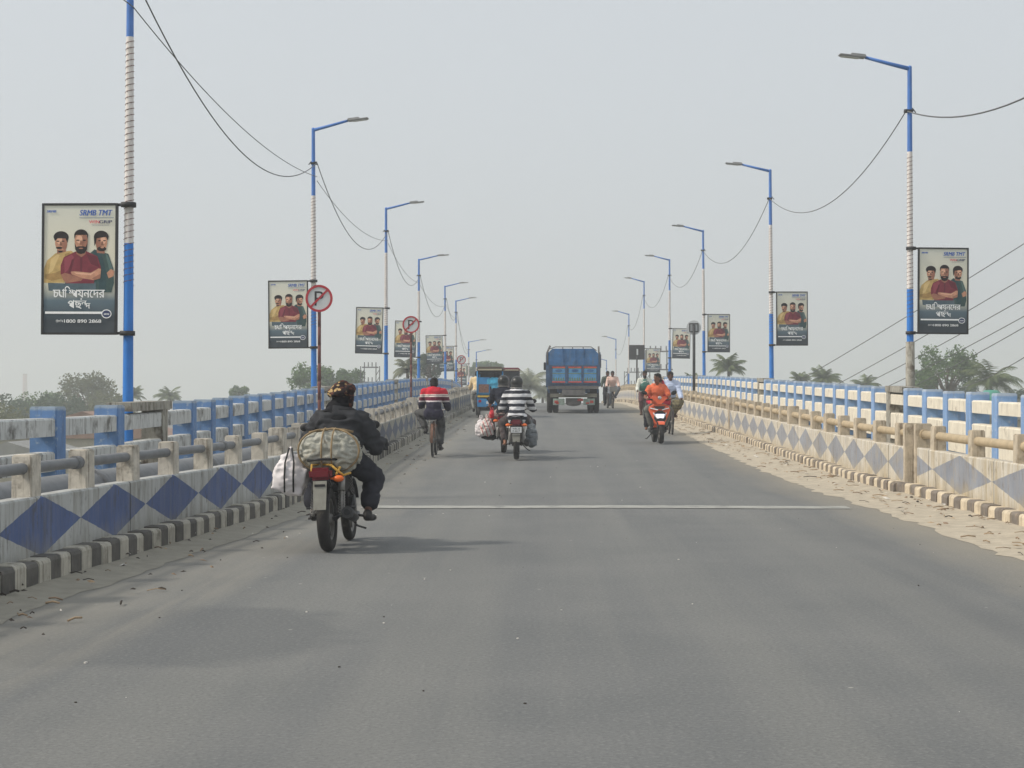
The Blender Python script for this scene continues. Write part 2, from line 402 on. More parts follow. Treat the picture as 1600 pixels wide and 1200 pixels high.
def kerb(name, xf, sgn, y0, y1, lenf, hh, mats):
    mb = MB(); y = y0; k = 0
    while y < y1:
        L = lenf(y); mb.m = k % 2; j = rnd.uniform(-.012, .012); dz = rnd.uniform(-.012, .008); r = .035
        prof = [(0 + j, -.06), (0 + j, hh - r + dz), (r * .3 + j, hh - r * .3 + dz), (r + j, hh + dz), (.158, hh + dz), (.158, -.06)]
        sweep(mb, xf, sgn, prof, [y + .004, y + .03, y + L - .03, y + L - .004]); y += L; k += 1
    struct(name, mb, mats)
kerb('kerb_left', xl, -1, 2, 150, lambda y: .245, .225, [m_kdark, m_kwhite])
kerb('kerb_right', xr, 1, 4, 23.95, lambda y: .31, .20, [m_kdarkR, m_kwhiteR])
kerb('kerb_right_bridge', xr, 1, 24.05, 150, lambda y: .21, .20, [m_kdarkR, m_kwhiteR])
for nm, xf, xo, sg in (('footpath_left', xl, xrl, -1), ('footpath_right', xr, xrr, 1)):
    mb = MB(); Ys = stations(0, Y1, 2); vs = []
    for y in Ys:
        a, b = xf(y) + sg * .365, xo(y) + sg * .42
        vs += [(a, y, zr(y) + .34), (b, y, zr(y) + .34), (b, y, zr(y) - .75), (a, y, zr(y) - .75)]
    mb.add(vs, [(4 * j + k, 4 * j + (k + 1) % 4, 4 * j + 4 + (k + 1) % 4, 4 * j + 4 + k) for j in range(len(Ys) - 1) for k in range(4)] + [(0, 1, 2, 3)])
    struct(nm, mb, m_path)

# ------------------------------------------------------------------ parapet walls with stubs and pipe rail
def stub_mesh(name, mat, w, l, hh):
    mb = MB(); mb.box((0, 0, hh / 2 - .01), (w, l, hh + .02), bev=.012, taper=.97)
    o = mb.build(name, mat); return o
stubL = stub_mesh('stub_post', m_stubL, .17, .20, .34); stubR = stub_mesh('stub_post', m_stubR, .17, .22, .34)
stubBL = stub_mesh('stub_post', m_stubL, .20, .34, .37); stubBR = stub_mesh('stub_post', m_stubR, .20, .42, .37)
ORD = ['first', 'second', 'third', 'fourth', 'fifth', 'sixth', 'seventh', 'eighth', 'ninth', 'tenth']
def parapet(side, y0, y1, mat, pitch, label, far):
    left = side < 0; xf = xl if left else xr; top = .68 if left else .71
    root = thing('parapet_wall', (xf((y0 + y1) / 2), (y0 + y1) / 2, zr((y0 + y1) / 2)), label, 'wall', 'painted parapet walls along the road')
    mb = MB(); sweep(mb, xf, side, [(.16, -.08), (.16, top - .015), (.175, top), (.365, top - .01), (.365, -.5)], stations(y0 + .012, y1 - .012, 1.0))
    mb.build('wall', mat, root, True)
    ns = max(1, round((y1 - y0) / pitch))
    for k in range(ns):
        y = y0 + (k + .5) * (y1 - y0) / ns; big = (k % 8 == 7)
        src = (stubBL if big else stubL) if left else (stubBR if big else stubR)
        a = math.atan((xf(y + .5) - xf(y - .5)) / 1.0) if not (abs(y - YJ) < 1) else 0
        place(src, (xf(y) + side * .268, y, zr(y) + top - .012), -a + rnd.uniform(-.03, .03), root)
    for y in ([y0 + .07, y1 - .11] if y0 > 2 else [y1 - .11]):
        mb = MB(); mb.box((xf(y) + side * .262, y, zr(y) + .49), (.235, .15, 1.12), bev=.015); mb.build('end_post', m_stubL if left else m_stubR, root, True)
    mb = MB(); pr = .046 if left else .058
    ys = stations(y0 - .2 if y0 > 10 else y0, y1 - .25, .8)
    mb.tube([(xf(y) + side * .262, y, zr(y) + .90) for y in ys], pr, 10)
    for y in ys[3::6]: mb.tube([(xf(y) + side * .262, y, zr(y) + .90), (xf(y + .14) + side * .262, y + .14, zr(y + .14) + .90)], pr + .012, 10)
    mb.build('pipe_rail', m_pipeL if left else m_pipeR, root, True)
PB = [2, 24, 44, 64, 84, 106, 130, 160]
for k in range(len(PB) - 1):
    a, b = PB[k], PB[k + 1]; o = ORD[k]
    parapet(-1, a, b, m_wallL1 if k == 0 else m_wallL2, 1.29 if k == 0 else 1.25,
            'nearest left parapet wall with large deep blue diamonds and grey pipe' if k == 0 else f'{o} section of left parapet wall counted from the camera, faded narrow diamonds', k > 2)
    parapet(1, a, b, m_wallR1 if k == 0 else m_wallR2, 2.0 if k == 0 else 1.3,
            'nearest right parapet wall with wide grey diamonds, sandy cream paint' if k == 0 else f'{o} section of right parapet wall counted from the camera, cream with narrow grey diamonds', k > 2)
for o in (stubL, stubR, stubBL, stubBR): bpy.data.objects.remove(o)
# water main lying on the left footpath
mb = MB(); ys = stations(2, 60, 1.0)
mb.tube([(xl(y) - .80, y, zr(y) + .345 + .20) for y in ys], .20, 16)
for y in ys[2::4]: mb.tube([(xl(y) - .80, y, zr(y) + .545), (xl(y) - .80, y + .16, zr(y) + .545)], .225, 16)
tag(mb.build('water_pipe', m_pipeL), 'thick grey water pipe lying behind the left parapet wall', 'pipe')

# ------------------------------------------------------------------ outer railings, blue posts and two white beams
def rail_post(name, mat):
    mb = MB(); mb.box((0, 0, .5), (.30, .34, 1.0), bev=.012); return mb.build(name, mat)
postL = rail_post('post', m_railblueL); postR = rail_post('post', m_railblueR); postC = rail_post('post', m_conc)
def railing(side, y0, y1, pitch, label, ped):
    left = side < 0; xf = xrl if left else xrr; top = 1.36 if left else 1.47
    ym = (y0 + y1) / 2; root = thing('bridge_railing', (xf(ym), ym, zr(ym) + .34), label, 'railing', 'blue and white concrete railings')
    ns = max(2, round((y1 - y0) / pitch)); src = postL if left else postR
    for k in range(ns):
        y = y0 + (k + .5) * (y1 - y0) / ns
        a = math.atan(xf(y + .5) - xf(y - .5))
        isped = ped and k == ns - 1
        p = place(postC if isped else src, (xf(y), y, zr(y) + .335), -a + rnd.uniform(-.015, .015), root)
        p.scale = (1, 1, top - .34 + rnd.uniform(-.006, .006) + (.02 if isped else 0))
    for (za, zb) in ((.13, .33), (.50, .71 if left else 1.0)):
        mb = MB(); sweep(mb, xf, side, [(-.135, top - zb), (-.135, top - za - .02), (-.115, top - za), (.05, top - za), (.05, top - zb)], stations(y0 + .006, y1 - .006, 1.2))
        mb.build('beam', m_railwhiteL if left else m_railwhiteR, root, True)
    if ped:
        mb = MB(); sweep(mb, xf, side, [(-.165, top - .095), (-.165, top + .02), (.17, top + .02), (.17, top - .095)], stations(y1 - pitch * 1.36, y1 - pitch * .36, .4)); mb.build('cap_slab', m_conc, root, True)
XPL, XPR = 5.66, 7.26
LL = [(197, -135, 0), (490, 200, 1), (603, 325, 2), (654, 405, 3), (696, 447, 4), (713, 470, 5), (732, 534, 6), (745, 550, 7)]
LR = [(1420, 108, 0), (1205, 267, 1), (1100, 361, 2), (1046, 406, 3), (1006, 440, 4), (982, 491, 5), (962, 530, 6), (948, 563, 7)]
lampsL = []; lampsR = []
for x, yt, k in LL:
    Y = 2600 * XPL / (845 - x); lampsL.append((-XPL, Y, 1.45 + (622 - yt) * Y / 2600))
for x, yt, k in LR:
    Y = 2600 * XPR / (x - 845); lampsR.append((XPR, Y, 1.45 + (622 - yt) * Y / 2600))
lampsL[0] = (-5.66, lampsL[0][1], 8.15)
def railing_run(side, bounds, first):
    for k in range(len(bounds) - 1):
        w = 'left' if side < 0 else 'right'
        lab = f'nearest stretch of {w} blue and white bridge railing, closest to the camera' if k == 0 else f'{ORD[k]} stretch of {w} bridge railing, between the {ORD[k-1]} and {ORD[k]} lamp'
        railing(side, bounds[k], bounds[k + 1], (2.35 if (side < 0 and k == 0) else 1.48) if side < 0 else 1.55, lab, k < 6)
railing_run(-1, [4.9] + [l[1] + (1.7 if i == 0 else .9) for i, l in enumerate(lampsL[:7])] + [170], 0)
railing_run(1, [6] + [l[1] + .9 for l in lampsR[:6]] + [180], 0)
for o in (postL, postR, postC): bpy.data.objects.remove(o)

# ------------------------------------------------------------------ street lamps
HP = 7.4
def lamp_proto(name='street_lamp'):
    root = thing(name, (0, 0, 0), 'x', 'street lamp', 'blue street lamps along the bridge')
    mb = MB(); zs = [0, 1.2, 2.6, 3.05, 3.0501, 4, 5.0, 5.75, 5.7501, 6.6, HP]
    n = 12; vs = []
    for z in zs:
        r = .078 - .034 * z / HP
        vs += [(r * math.cos(2 * PI * k / n), r * math.sin(2 * PI * k / n), z) for k in range(n)]
    for i in range(len(zs) - 1):
        mb.m = 0 if zs[i] < 3.05 else (1 if zs[i] < 5.75 else 2)
        mb.add([vs[i * n + k] for k in range(n)] + [vs[(i + 1) * n + k] for k in range(n)], [(k, (k + 1) % n, n + (k + 1) % n, n + k) for k in range(n)], smooth=True)
    mb.m = 2; mb.ball((0, 0, HP), .046)
    mb.build('pole', [m_polblue, m_polwhite, m_polblue2], root)
    mb = MB(); mb.box((0, 0, .012), (.3, .3, .024)); mb.build('base_plate', m_dark, root)
    mb = MB(); mb.tube([(0, 0, HP - .02), (.45, 0, HP + .09), (.88, 0, HP + .20)], [.042, .036, .03], 10); mb.build('arm', m_polblue2, root)
    mb = MB(); mb.box((1.02, 0, HP + .235), (.30, .12, .07), Matrix.Rotation(R(-6), 3, 'Y'), .015)
    mb.box((1.14, 0, HP + .222), (.52, .20, .035), Matrix.Rotation(R(-6), 3, 'Y'), .014)
    hd = mb.build('lamp_head', m_lampgrey, root)
    mb = MB(); mb.box((1.18, 0, HP + .199), (.36, .15, .012), Matrix.Rotation(R(-6), 3, 'Y'), .004); mb.build('lens', m_lampglass, hd)
    mb = MB(); pts = []
    for k in range(40 * 6 + 1):
        z = 2.5 + 3.2 * k / 240; a = 2 * PI * k / 6 + .2; r = .078 - .034 * z / HP + .004; pts.append((r * math.cos(a), r * math.sin(a), z))
    mb.tube(pts, .0065, 4); mb.build('light_string', m_wrap, root)
    mb = MB(); mb.box((.02, -.01, 6.55), (.16, .16, .05), bev=.01); mb.tube([(-.12, 0, 6.52), (-.06, 0, 6.6), (.1, -.05, 6.58)], .012, 6); mb.build('cable_clamp', m_dark, root)
    return root
protoL = lamp_proto()
def lamp_label(k, w):
    if k == 0: return 'nearest left street lamp, its blue top out of the picture' if w == 'left' else 'nearest right street lamp, tallest in view, over the widest board'
    return f'{ORD[k]} street lamp from the camera along the {w} railing'
LAMP_Z = {}
for side, lst in ((-1, lampsL), (1, lampsR)):
    for k, (x, y, zt) in enumerate(lst):
        o = protoL if (side < 0 and k == 0) else copy_tree(protoL)
        zb = zr(y) + .34; o.location = (x, y, zb); s = (zt - zb) / HP; o.scale = (1, 1, s)
        o.rotation_euler = (R(rnd.uniform(-.5, .5)), R(rnd.uniform(-.4, .4)), (0 if side < 0 else PI) + R(rnd.uniform(-6, 6)))
        o['label'] = lamp_label(k, 'left' if side < 0 else 'right'); LAMP_Z[(side, k)] = (x, y, zb, s)
x, y, zb, s = LAMP_Z[(1, 0)]; r1 = [o for o in COL.objects if o.get('category') == 'street lamp' and abs(o.location.x - x) < .01 and abs(o.location.y - y) < .01][0]
mb = MB(); mb.tube([(0, 0, .02), (0, 0, 2.02)], [.098, .088], 12); mb.build('base_sleeve', m_conc, r1)
# overhead cables, strung from lamp to lamp
def cable(p, q, sag, r, label, n=28, grp='cables hung between the lamps'):
    mb = MB(); P, Q = Vector(p), Vector(q)
    mb.tube([P.lerp(Q, k / n) - Vector((0, 0, 4 * sag * (k / n) * (1 - k / n))) for k in range(n + 1)], r, 5)
    return tag(mb.build('overhead_cable', m_cable), label, 'cable', grp)
def att(side, k, dz=0): x, y, zb, s = LAMP_Z[(side, k)]; return (x + (.07 if side < 0 else -.07), y, zb + 6.56 * s + dz)
for side, w in ((-1, 'left'), (1, 'right')):
    for k in range(6):
        a, b = att(side, k), att(side, k + 1); f = (b[1] - a[1]) / 17
        cable(a, b, (1.15 if side < 0 else .95) * f, .011, f'thick drooping cable between the {ORD[k]} and {ORD[k+1]} {w} lamps')
        if side < 0: cable(att(side, k, -.45), att(side, k + 1, -.35), .35 * f, .008, f'thin nearly straight cable between the {ORD[k]} and {ORD[k+1]} left lamps')
a = att(-1, 0); cable((a[0] - .6, 3.0, a[2] + .2), att(-1, 0, -.45), .3, .008, 'thin cable running to the nearest left lamp from above the camera')
a = att(1, 0); cable((7.2, 13.0, a[2]), a, 1.23, .014, 'cable at the right picture edge leading to the nearest right lamp')
# power lines crossing behind on the right
PWL = [((1600, 375), (1165, 640)), ((1600, 428), (1250, 628)), ((1600, 460), (1300, 622)), ((1600, 488), (1340, 622)), ((1600, 505), (1380, 622)), ((1600, 552), (1500, 603))]
for k, (a, b) in enumerate(PWL):
    def far(px, Y): return ((px[0] - 845) * Y / 2600, Y, 1.45 + (622 - px[1]) * Y / 2600)
    dx = a[0] - b[0]; dy = a[1] - b[1]; a2 = (a[0] + dx * .35, a[1] + dy * .35); b2 = (b[0] - dx * .1, b[1] - dy * .1)
    cable(far(a2, 70), far(b2, 110), .25, .022, f'{["uppermost", "second highest", "third highest", "fourth highest", "fifth highest", "lowest"][k]} of the slanting power lines behind the right railing', grp='slanting power lines')

# ------------------------------------------------------------------ advertising boards hung on the lamps
TXT = {}
def text_shape(body, size=1.0, shear=0.0, bold=0.0):
    """flat letter faces; every outline is filled on its own so that overlapping strokes stay solid"""
    if body not in TXT:
        cu = bpy.data.curves.new('t', 'FONT'); cu.body = body; cu.resolution_u = 3
        o = bpy.data.objects.new('t', cu); COL.objects.link(o)
        src = o.to_curve(bpy.context.evaluated_depsgraph_get(), apply_modifiers=False); loops = []
        for sp in src.splines:
            pts = []; bp = sp.bezier_points; n = len(bp)
            for k in range(n):
                a, b = bp[k], bp[(k + 1) % n]; p0, p1, p2, p3 = a.co, a.handle_right, b.handle_left, b.co
                st = abs((p1 - p0).cross(p3 - p0).z) + abs((p2 - p0).cross(p3 - p0).z) < 1e-6
                for q in range(1 if st else 4):
                    u = q / 4; w = 1 - u; pts.append((p0 * w ** 3 + p1 * 3 * u * w * w + p2 * 3 * u * u * w + p3 * u ** 3).to_2d())
            if len(pts) > 2: loops.append(pts)
        o.to_curve_clear(); bpy.data.objects.remove(o); bpy.data.curves.remove(cu)
        area = lambda L: sum(L[i].x * L[(i + 1) % len(L)].y - L[(i + 1) % len(L)].x * L[i].y for i in range(len(L))) / 2
        def inside(p, L):
            c = False
            for i in range(len(L)):
                a, b = L[i], L[i - 1]
                if (a.y > p.y) != (b.y > p.y) and p.x < (b.x - a.x) * (p.y - a.y) / (b.y - a.y) + a.x: c = not c
            return c
        big = max(loops, key=lambda L: abs(area(L)), default=None); V = []; F = []
        if big:
            sg = area(big) > 0; outer = [L for L in loops if (area(L) > 0) == sg]; holes = [L for L in loops if (area(L) > 0) != sg]
            for L in outer:
                parts = [L] + [H for H in holes if inside(H[0], L)]
                c2 = bpy.data.curves.new('t2', 'CURVE'); c2.dimensions = '2D'; c2.fill_mode = 'BOTH'
                for q in parts:
                    sp = c2.splines.new('POLY'); sp.points.add(len(q) - 1); sp.use_cyclic_u = True
                    for k, p in enumerate(q): sp.points[k].co = (p.x, p.y, 0, 1)
                o2 = bpy.data.objects.new('t2', c2); COL.objects.link(o2); me = bpy.data.meshes.new_from_object(o2); b0 = len(V)
                V += [(v.co.x, v.co.y) for v in me.vertices]; F += [[i + b0 for i in p.vertices] for p in me.polygons]
                bpy.data.objects.remove(o2); bpy.data.meshes.remove(me); bpy.data.curves.remove(c2)
        TXT[body] = (V, F)
    V, F = TXT[body]
    return [(x * size + shear * y * size, y * size) for x, y in V], [list(f) for f in F]
def word(seq, size, bold=.012):
    """Bengali word from single letters: (letter, x scale, y scale, dy, overlap)"""
    V = []; F = []; x = 0
    for it in seq:
        ch, sx, sy, dy, ov = it
        if ch == 'JOPHOLA':
            vs = [(0, .62), (.1, .62), (.1, .30), (.17, .16), (.3, .12), (.3, .03), (.14, .05), (.03, .18), (0, .34)]; fs = [list(range(9))]
        else: vs, fs = text_shape(ch, 1, 0, 0)
        if not vs: continue
        mn = min(v[0] for v in vs); mx = max(v[0] for v in vs); o = len(V)
        V += [((v[0] - mn) * sx + x - ov, v[1] * sy + dy) for v in vs]; F += [[i + o for i in f] for f in fs]
        x += (mx - mn) * sx - ov - .02
    return [(a * size, b * size) for a, b in V], F, x * size
PW, PH = 1.0, 1.70
def poster_mat():
    t = NT('poster_print'); z = t.sep(t.coord())[2]
    c = t.mix(t.ramp(z, PH - .0, PH * .62), h(226, 226, 214), h(234, 228, 206))
    c = t.mix(t.ramp(z, .66, .44), c, h(86, 110, 124)); c = t.mix(t.ramp(z, .44, .18), c, h(40, 52, 64))
    n = t.noise(t.coord(), 2, 3); c = t.mix(t.math('MULTIPLY', n, .18), c, h(170, 170, 165))
    return t.fin(c, .45, 0, .4)
m_poster = poster_mat()
FL = {k: M('print_' + k, tuple(min(.95, q * 1.35) for q in c), .5, .20 if k in ('skin', 'skin2', 'maroon', 'yellow', 'ochre', 'green', 'green2', 'slate') else .05, 11) for k, c in dict(skin=h(176, 128, 104), skin2=h(146, 100, 82), skin3=h(204, 160, 134), maroon3=h(134, 62, 74), yellow2=h(196, 170, 118), green3=h(78, 100, 98), dusk=h(120, 84, 68), hair=h(34, 28, 28), maroon=h(112, 44, 56), maroon2=h(92, 36, 48), yellow=h(176, 148, 96), ochre=h(150, 120, 74), green=h(56, 76, 74), green2=h(46, 68, 72), black=h(38, 40, 46), slate=h(74, 90, 98), blue=h(38, 82, 160), red=h(200, 70, 84), navy=h(52, 60, 92), white=h(236, 236, 236), grey=h(140, 146, 150)).items()}
def px(a, b): return ((a - 367) / 650 * .965, (1170 - b) / 1130 * 1.63 + .035)
def ell(cx, cy, rx, ry, n=20, a0=0, a1=360): return [px(cx + rx * math.cos(R(a0 + (a1 - a0) * k / n)), cy + ry * math.sin(R(a0 + (a1 - a0) * k / n))) for k in range(n if a1 - a0 == 360 else n + 1)]
def poster_proto():
    root = thing('advertising_board', (0, 0, 0), 'x', 'advertising board', 'advertising boards on the lamp posts')
    mb = MB(); mb.box((0, 0, PH / 2), (PW - .02, .02, PH - .02)); mb.build('panel', m_poster, root)
    mb = MB()
    for sx in (-1, 1): mb.box((sx * (PW / 2 - .012), 0, PH / 2), (.028, .05, PH))
    for z in (.013, PH - .013): mb.box((0, 0, z), (PW - .054, .046, .028))
    mb.build('frame', m_dark, root)
    for z in (.02, PH - .02):
        mb = MB(); mb.box((PW / 2 + .09, .0, z), (.17, .035, .035)); mb.tube([(PW / 2 + .14, 0, z - .03), (PW / 2 + .14, 0, z + .03)], .10, 12); mb.build('bracket', m_dark, root)
    def flat(name, layers, y0=-.0112):
        mb = MB(); mats = []
        for i, (c, poly) in enumerate(layers):
            if FL[c] not in mats: mats.append(FL[c])
            mb.m = mats.index(FL[c]); yy = y0 - .00016 * i
            if isinstance(poly, tuple): mb.add([(p[0], yy, p[1]) for p in poly[0]], poly[1])
            else:
                bm = bmesh.new(); vv = [bm.verts.new((p[0], yy, p[1])) for p in poly]; f = bm.faces.new(vv); bmesh.ops.triangulate(bm, faces=[f]); bm.verts.index_update()
                mb.add([v.co.copy() for v in bm.verts], [[v.index for v in f.verts] for f in bm.faces]); bm.free()
        return mb.build(name, mats, root)
    P = lambda *a: [px(*q) for q in a]
    flat('printed_man', [('yellow', P((50, 730), (50, 600), (75, 530), (150, 465), (215, 452), (290, 440), (330, 470), (260, 560), (235, 730))),
        ('slate', P((85, 730), (245, 735), (245, 812), (92, 800))), ('ochre', P((60, 690), (60, 655), (150, 640), (215, 610), (220, 690), (120, 712))), ('skin2', P((165, 470), (165, 400), (240, 400), (245, 450))),
        ('skin', ell(200, 365, 54, 82)), ('skin2', ell(232, 372, 24, 66)), ('skin3', ell(186, 350, 24, 34)), ('dusk', P((192, 360), (204, 360), (212, 396), (186, 396))), ('yellow2', P((110, 520), (165, 475), (190, 480), (130, 620), (90, 650))), ('ochre', P((235, 470), (280, 455), (255, 560), (225, 640))), ('skin2', ell(192, 428, 16, 6)), ('hair', ell(200, 320, 68, 54, 16, 180, 360) + P((258, 370), (240, 330), (170, 330), (146, 355))), ('hair', ell(184, 416, 30, 10)), ('hair', ell(172, 356, 14, 5)), ('hair', ell(218, 356, 14, 5)), ('hair', P((165, 440), (225, 440), (205, 456), (185, 456)))])
    flat('printed_man', [('green', P((455, 470), (500, 430), (560, 450), (625, 470), (670, 600), (678, 730), (655, 815), (490, 815), (500, 600))), ('green2', P((520, 470), (565, 470), (610, 640), (606, 812), (548, 812))),
        ('skin2', P((520, 460), (520, 400), (590, 400), (592, 468))), ('skin', ell(562, 362, 52, 80)), ('skin2', ell(534, 370, 22, 62)), ('skin3', ell(578, 350, 24, 32)), ('dusk', P((562, 358), (574, 358), (584, 396), (556, 396))), ('green3', P((600, 470), (622, 480), (664, 600), (668, 690), (640, 640))), ('green2', P((490, 450), (520, 440), (530, 520), (500, 540))), ('hair', ell(560, 318, 66, 56, 16, 180, 360) + P((618, 350), (602, 318), (520, 330), (510, 380), (500, 400))),
        ('hair', ell(565, 425, 40, 22)), ('skin', ell(570, 412, 16, 8)), ('hair', ell(545, 352, 13, 5)), ('hair', ell(590, 352, 13, 5)), ('skin', P((612, 640), (650, 605), (680, 625), (672, 670), (630, 690)))], -.0150)
    flat('printed_man', [('slate', P((240, 725), (515, 725), (520, 822), (240, 822))), ('maroon', P((200, 655), (200, 575), (228, 500), (330, 450), (430, 446), (528, 492), (560, 590), (560, 625), (505, 650), (500, 735), (245, 735), (240, 650))),
        ('maroon2', P((372, 470), (396, 470), (392, 640), (376, 640))), ('skin2', P((205, 655), (240, 640), (400, 690), (385, 712), (250, 732), (222, 700))), ('skin', P((290, 630), (330, 626), (470, 640), (540, 600), (562, 605), (555, 690), (500, 706), (400, 690), (300, 655))),
        ('skin2', P((340, 470), (340, 400), (425, 400), (425, 470), (385, 500))), ('skin', ell(381, 352, 58, 86)), ('skin2', ell(412, 360, 28, 70)), ('skin3', ell(366, 340, 28, 36)), ('maroon3', P((232, 510), (300, 475), (320, 500), (262, 620), (236, 640))), ('maroon2', P((430, 470), (520, 495), (545, 590), (470, 560))), ('maroon2', P((300, 520), (320, 520), (290, 640), (270, 640))), ('skin3', P((320, 634), (460, 646), (520, 625), (470, 662), (340, 650))), ('skin2', P((480, 690), (555, 650), (552, 690), (505, 704))), ('hair', ell(381, 304, 62, 54, 16, 180, 360) + P((440, 340), (430, 300), (334, 300), (322, 340))),
        ('hair', P((323, 370), (340, 408), (360, 402), (404, 402), (424, 408), (438, 370), (434, 430), (412, 464), (382, 472), (350, 464), (330, 430))), ('skin2', ell(381, 421, 20, 6)), ('hair', ell(352, 348, 17, 5)), ('hair', ell(410, 348, 17, 5)), ('skin2', P((376, 350), (386, 350), (394, 388), (368, 388)))], -.0185)
    L = []
    def flush(nm):
        flat(nm, L, -.0228); L.clear()
    def txt(body, cx, cy, size, col, shear=0, bold=0, wmax=None):
        vs, fs = text_shape(body, size, shear, min(bold, .006)); mn = min(v[0] for v in vs); mx = max(v[0] for v in vs)
        x, z = px(cx, cy); s = (wmax / 650 * .965) / (mx - mn) if wmax else 1
        for q in ((0,) if not bold else (-.11 * bold, .11 * bold)): L.append((col, ([(x + (v[0] - (mn + mx) / 2) * s + q, z + v[1]) for v in vs], fs)))
    txt('SRMB TMT', 513, 126, .105, 'blue', .25, .022, 292); L.append(('grey', P((365, 142), (672, 142), (672, 150), (365, 150))))
    flush('printed_brand'); txt('WIN', 497, 197, .058, 'red', 0, .004, 92); txt('GRIP', 600, 197, .058, 'navy', 0, .02, 112); txt('TECHNOLOGY', 553, 216, .016, 'navy', 0, 0, 160); flush('printed_tagline'); txt('SRMB', 115, 98, .042, 'blue', .25, .02, 84)
    flush('printed_small_brand')
    T = lambda c, sx=.82, sy=1, dy=0, ov=.01: (c, sx, sy, dy, ov)
    w1 = [T('চ'), T('JOPHOLA', 1, 1, 0, -.03), T('া'), T('ি', .62), T('ম', .55, .55, .28, .06), T('প', .72, .92, 0, .10), T('য়'), T('ন'), T('ে'), T('দ'), T('র')]
    w2 = [T('প'), T('ছ'), T('ন', .70, .60, .25), T('দ', .62, .70, -.02, .06)]
    for wd, cx, cy, width, hh in ((w1, 365, 862, 460, .115), (w2, 368, 958, 196, .112)):
        vs, fs, w = word(wd, 1, .022); x, z = px(cx, cy); s = width / 650 * .965 / w
        for q, qz in ((-.0022, 0), (.0022, .001)): L.append(('white', ([(x + (v[0] - w / 2) * s + q, z + v[1] * hh / .62 * .86 + qz) for v in vs], fs)))
    flush('printed_headline')
    L.append(('white', P((65, 988), (590, 988), (590, 1008), (65, 1008)))); L.append(('white', ell(614, 1008, 45, 40))); L.append(('navy', ell(614, 1008, 38, 32))); txt('SRMB', 614, 1016, .026, 'white', .2, .01, 48)
    flush('printed_emblem')
    txt('1800 890 2868', 402, 1088, .062, 'white', 0, .012, 330)
    w3 = [T('ে'), T('ট'), T('া'), T('ল'), T('ি', .6), T('ফ')]; vs, fs, w = word(w3, 1, .012); x, z = px(196, 1084); s = 66 / 650 * .965 / w
    L.append(('white', ([(x + (v[0] - w / 2) * s, z + v[1] * .04) for v in vs], fs)))
    flush('printed_phone_number')
    return root
pp = poster_proto(); pp2 = None
NP = {-1: 7, 1: 7}
def mirror_brackets(root):
    for c in [x for x in COL.objects if x.parent == root and x.name.startswith('bracket')]: c.rotation_euler = (0, 0, PI)
for side in (-1, 1):
    for k in range(NP[side]):
        if side == 1 and k == 5: continue
        x, y, zb, s = LAMP_Z[(side, k)]
        o = pp if (side < 0 and k == 0) else copy_tree(pp)
        o.location = (x + side * (PW / 2 + .14), y, zb + (1.98 if side < 0 else 2.12) + (.045 if side < 0 and k == 0 else 0)); w = 'left' if side < 0 else 'right'
        if side == 1: mirror_brackets(o); o.location.z += .05
        o.scale = (1, 1, 1)
        if side < 0 and k == 0: o.scale = (1.06, 1, 1.06); o.location.z -= .07; o.location.x -= .03
        o.rotation_euler = (0, R(rnd.uniform(-1.6, 1.6) if k else .4), R(rnd.uniform(-5, 5)))
        o['label'] = f'{"nearest" if k == 0 else ORD[k]} three-man advertising board on the {w}, hung on {"the nearest" if k == 0 else "the " + ORD[k]} {w} lamp'

# ------------------------------------------------------------------ road signs
m_signred = M('sign_red', h(176, 44, 56), .5, .12, 6, h(120, 60, 60), .3); m_signwhite = M('sign_white', h(200, 203, 204), .5, .05, 6); m_signblack = M('sign_black', h(36, 34, 36), .5, .1, 6)
m_rust = M('rusty_post', h(108, 66, 60), .85, .25, 7, h(74, 52, 48), .6); m_orange = M('orange_band', h(206, 124, 72), .7, .15, 7, h(110, 70, 50), .5)
def no_parking(px_, py_, Y, dia, label, banded=False):
    x = (px_ - 845) * Y / 2600; zc = 1.45 + (622 - py_) * Y / 2600; zb = zr(Y) + .34; r = dia / 2
    root = thing('no_parking_sign', (x, Y, zb), label, 'road sign', 'round no parking signs')
    z = zc - zb
    mb = MB(); seg = 8
    for k in range(seg):
        mb.m = k % 2 if banded else 0
        mb.tube([(0, .03, (z + r * .6) * k / seg), (0, .03, (z + r * .6) * (k + 1) / seg)], .036, 8)
    mb.build('post', [m_orange, m_signblack] if banded else [m_rust, m_rust], root)
    mb = MB(); mb.lathe([(0, 0), (r * .99, 0), (r * .99, .012), (0, .012)], (0, -.020, z), 'Y', 32, False); face = mb.build('sign_face', m_signwhite, root)
    mb = MB(); mb.lathe([(r * .83, 0), (r, 0), (r, .016), (r * .83, .016), (r * .83, 0)], (0, -.034, z), 'Y', 40, False)
    c = math.cos(R(45)); mb.box((0, -.0265, z), (r * 1.7, .007, r * .15), Matrix.Rotation(R(-45), 3, 'Y')); mb.build('red_ring', m_signred, face)
    vs, fs = text_shape('P', r * 1.55, 0, .03); cx = (min(v[0] for v in vs) + max(v[0] for v in vs)) / 2; cz = max(v[1] for v in vs) / 2
    mb = MB(); mb.add([(v[0] - cx, -.0215, v[1] - cz + z) for v in vs], fs); mb.build('letter', m_signblack, face)
    return root
no_parking(498, 466, 36.5, .60, 'nearest no parking sign on a rusty brown post, left side')
no_parking(642, 507, 58, .60, 'middle no parking sign on an orange and black banded post')
no_parking(721, 562, 106, .58, 'farthest and smallest no parking sign beyond the crest, left side')
Y = 64; x = (1084 - 845) * Y / 2600; zb = zr(Y) + .34; z = 1.45 + (622 - 512) * Y / 2600 - zb
root = thing('round_sign', (x, Y, zb), 'round road sign seen from its grey back on the right footpath', 'road sign')
mb = MB(); mb.tube([(0, 0, 0), (0, 0, z + .12)], .055, 8); mb.build('post', m_dark, root)
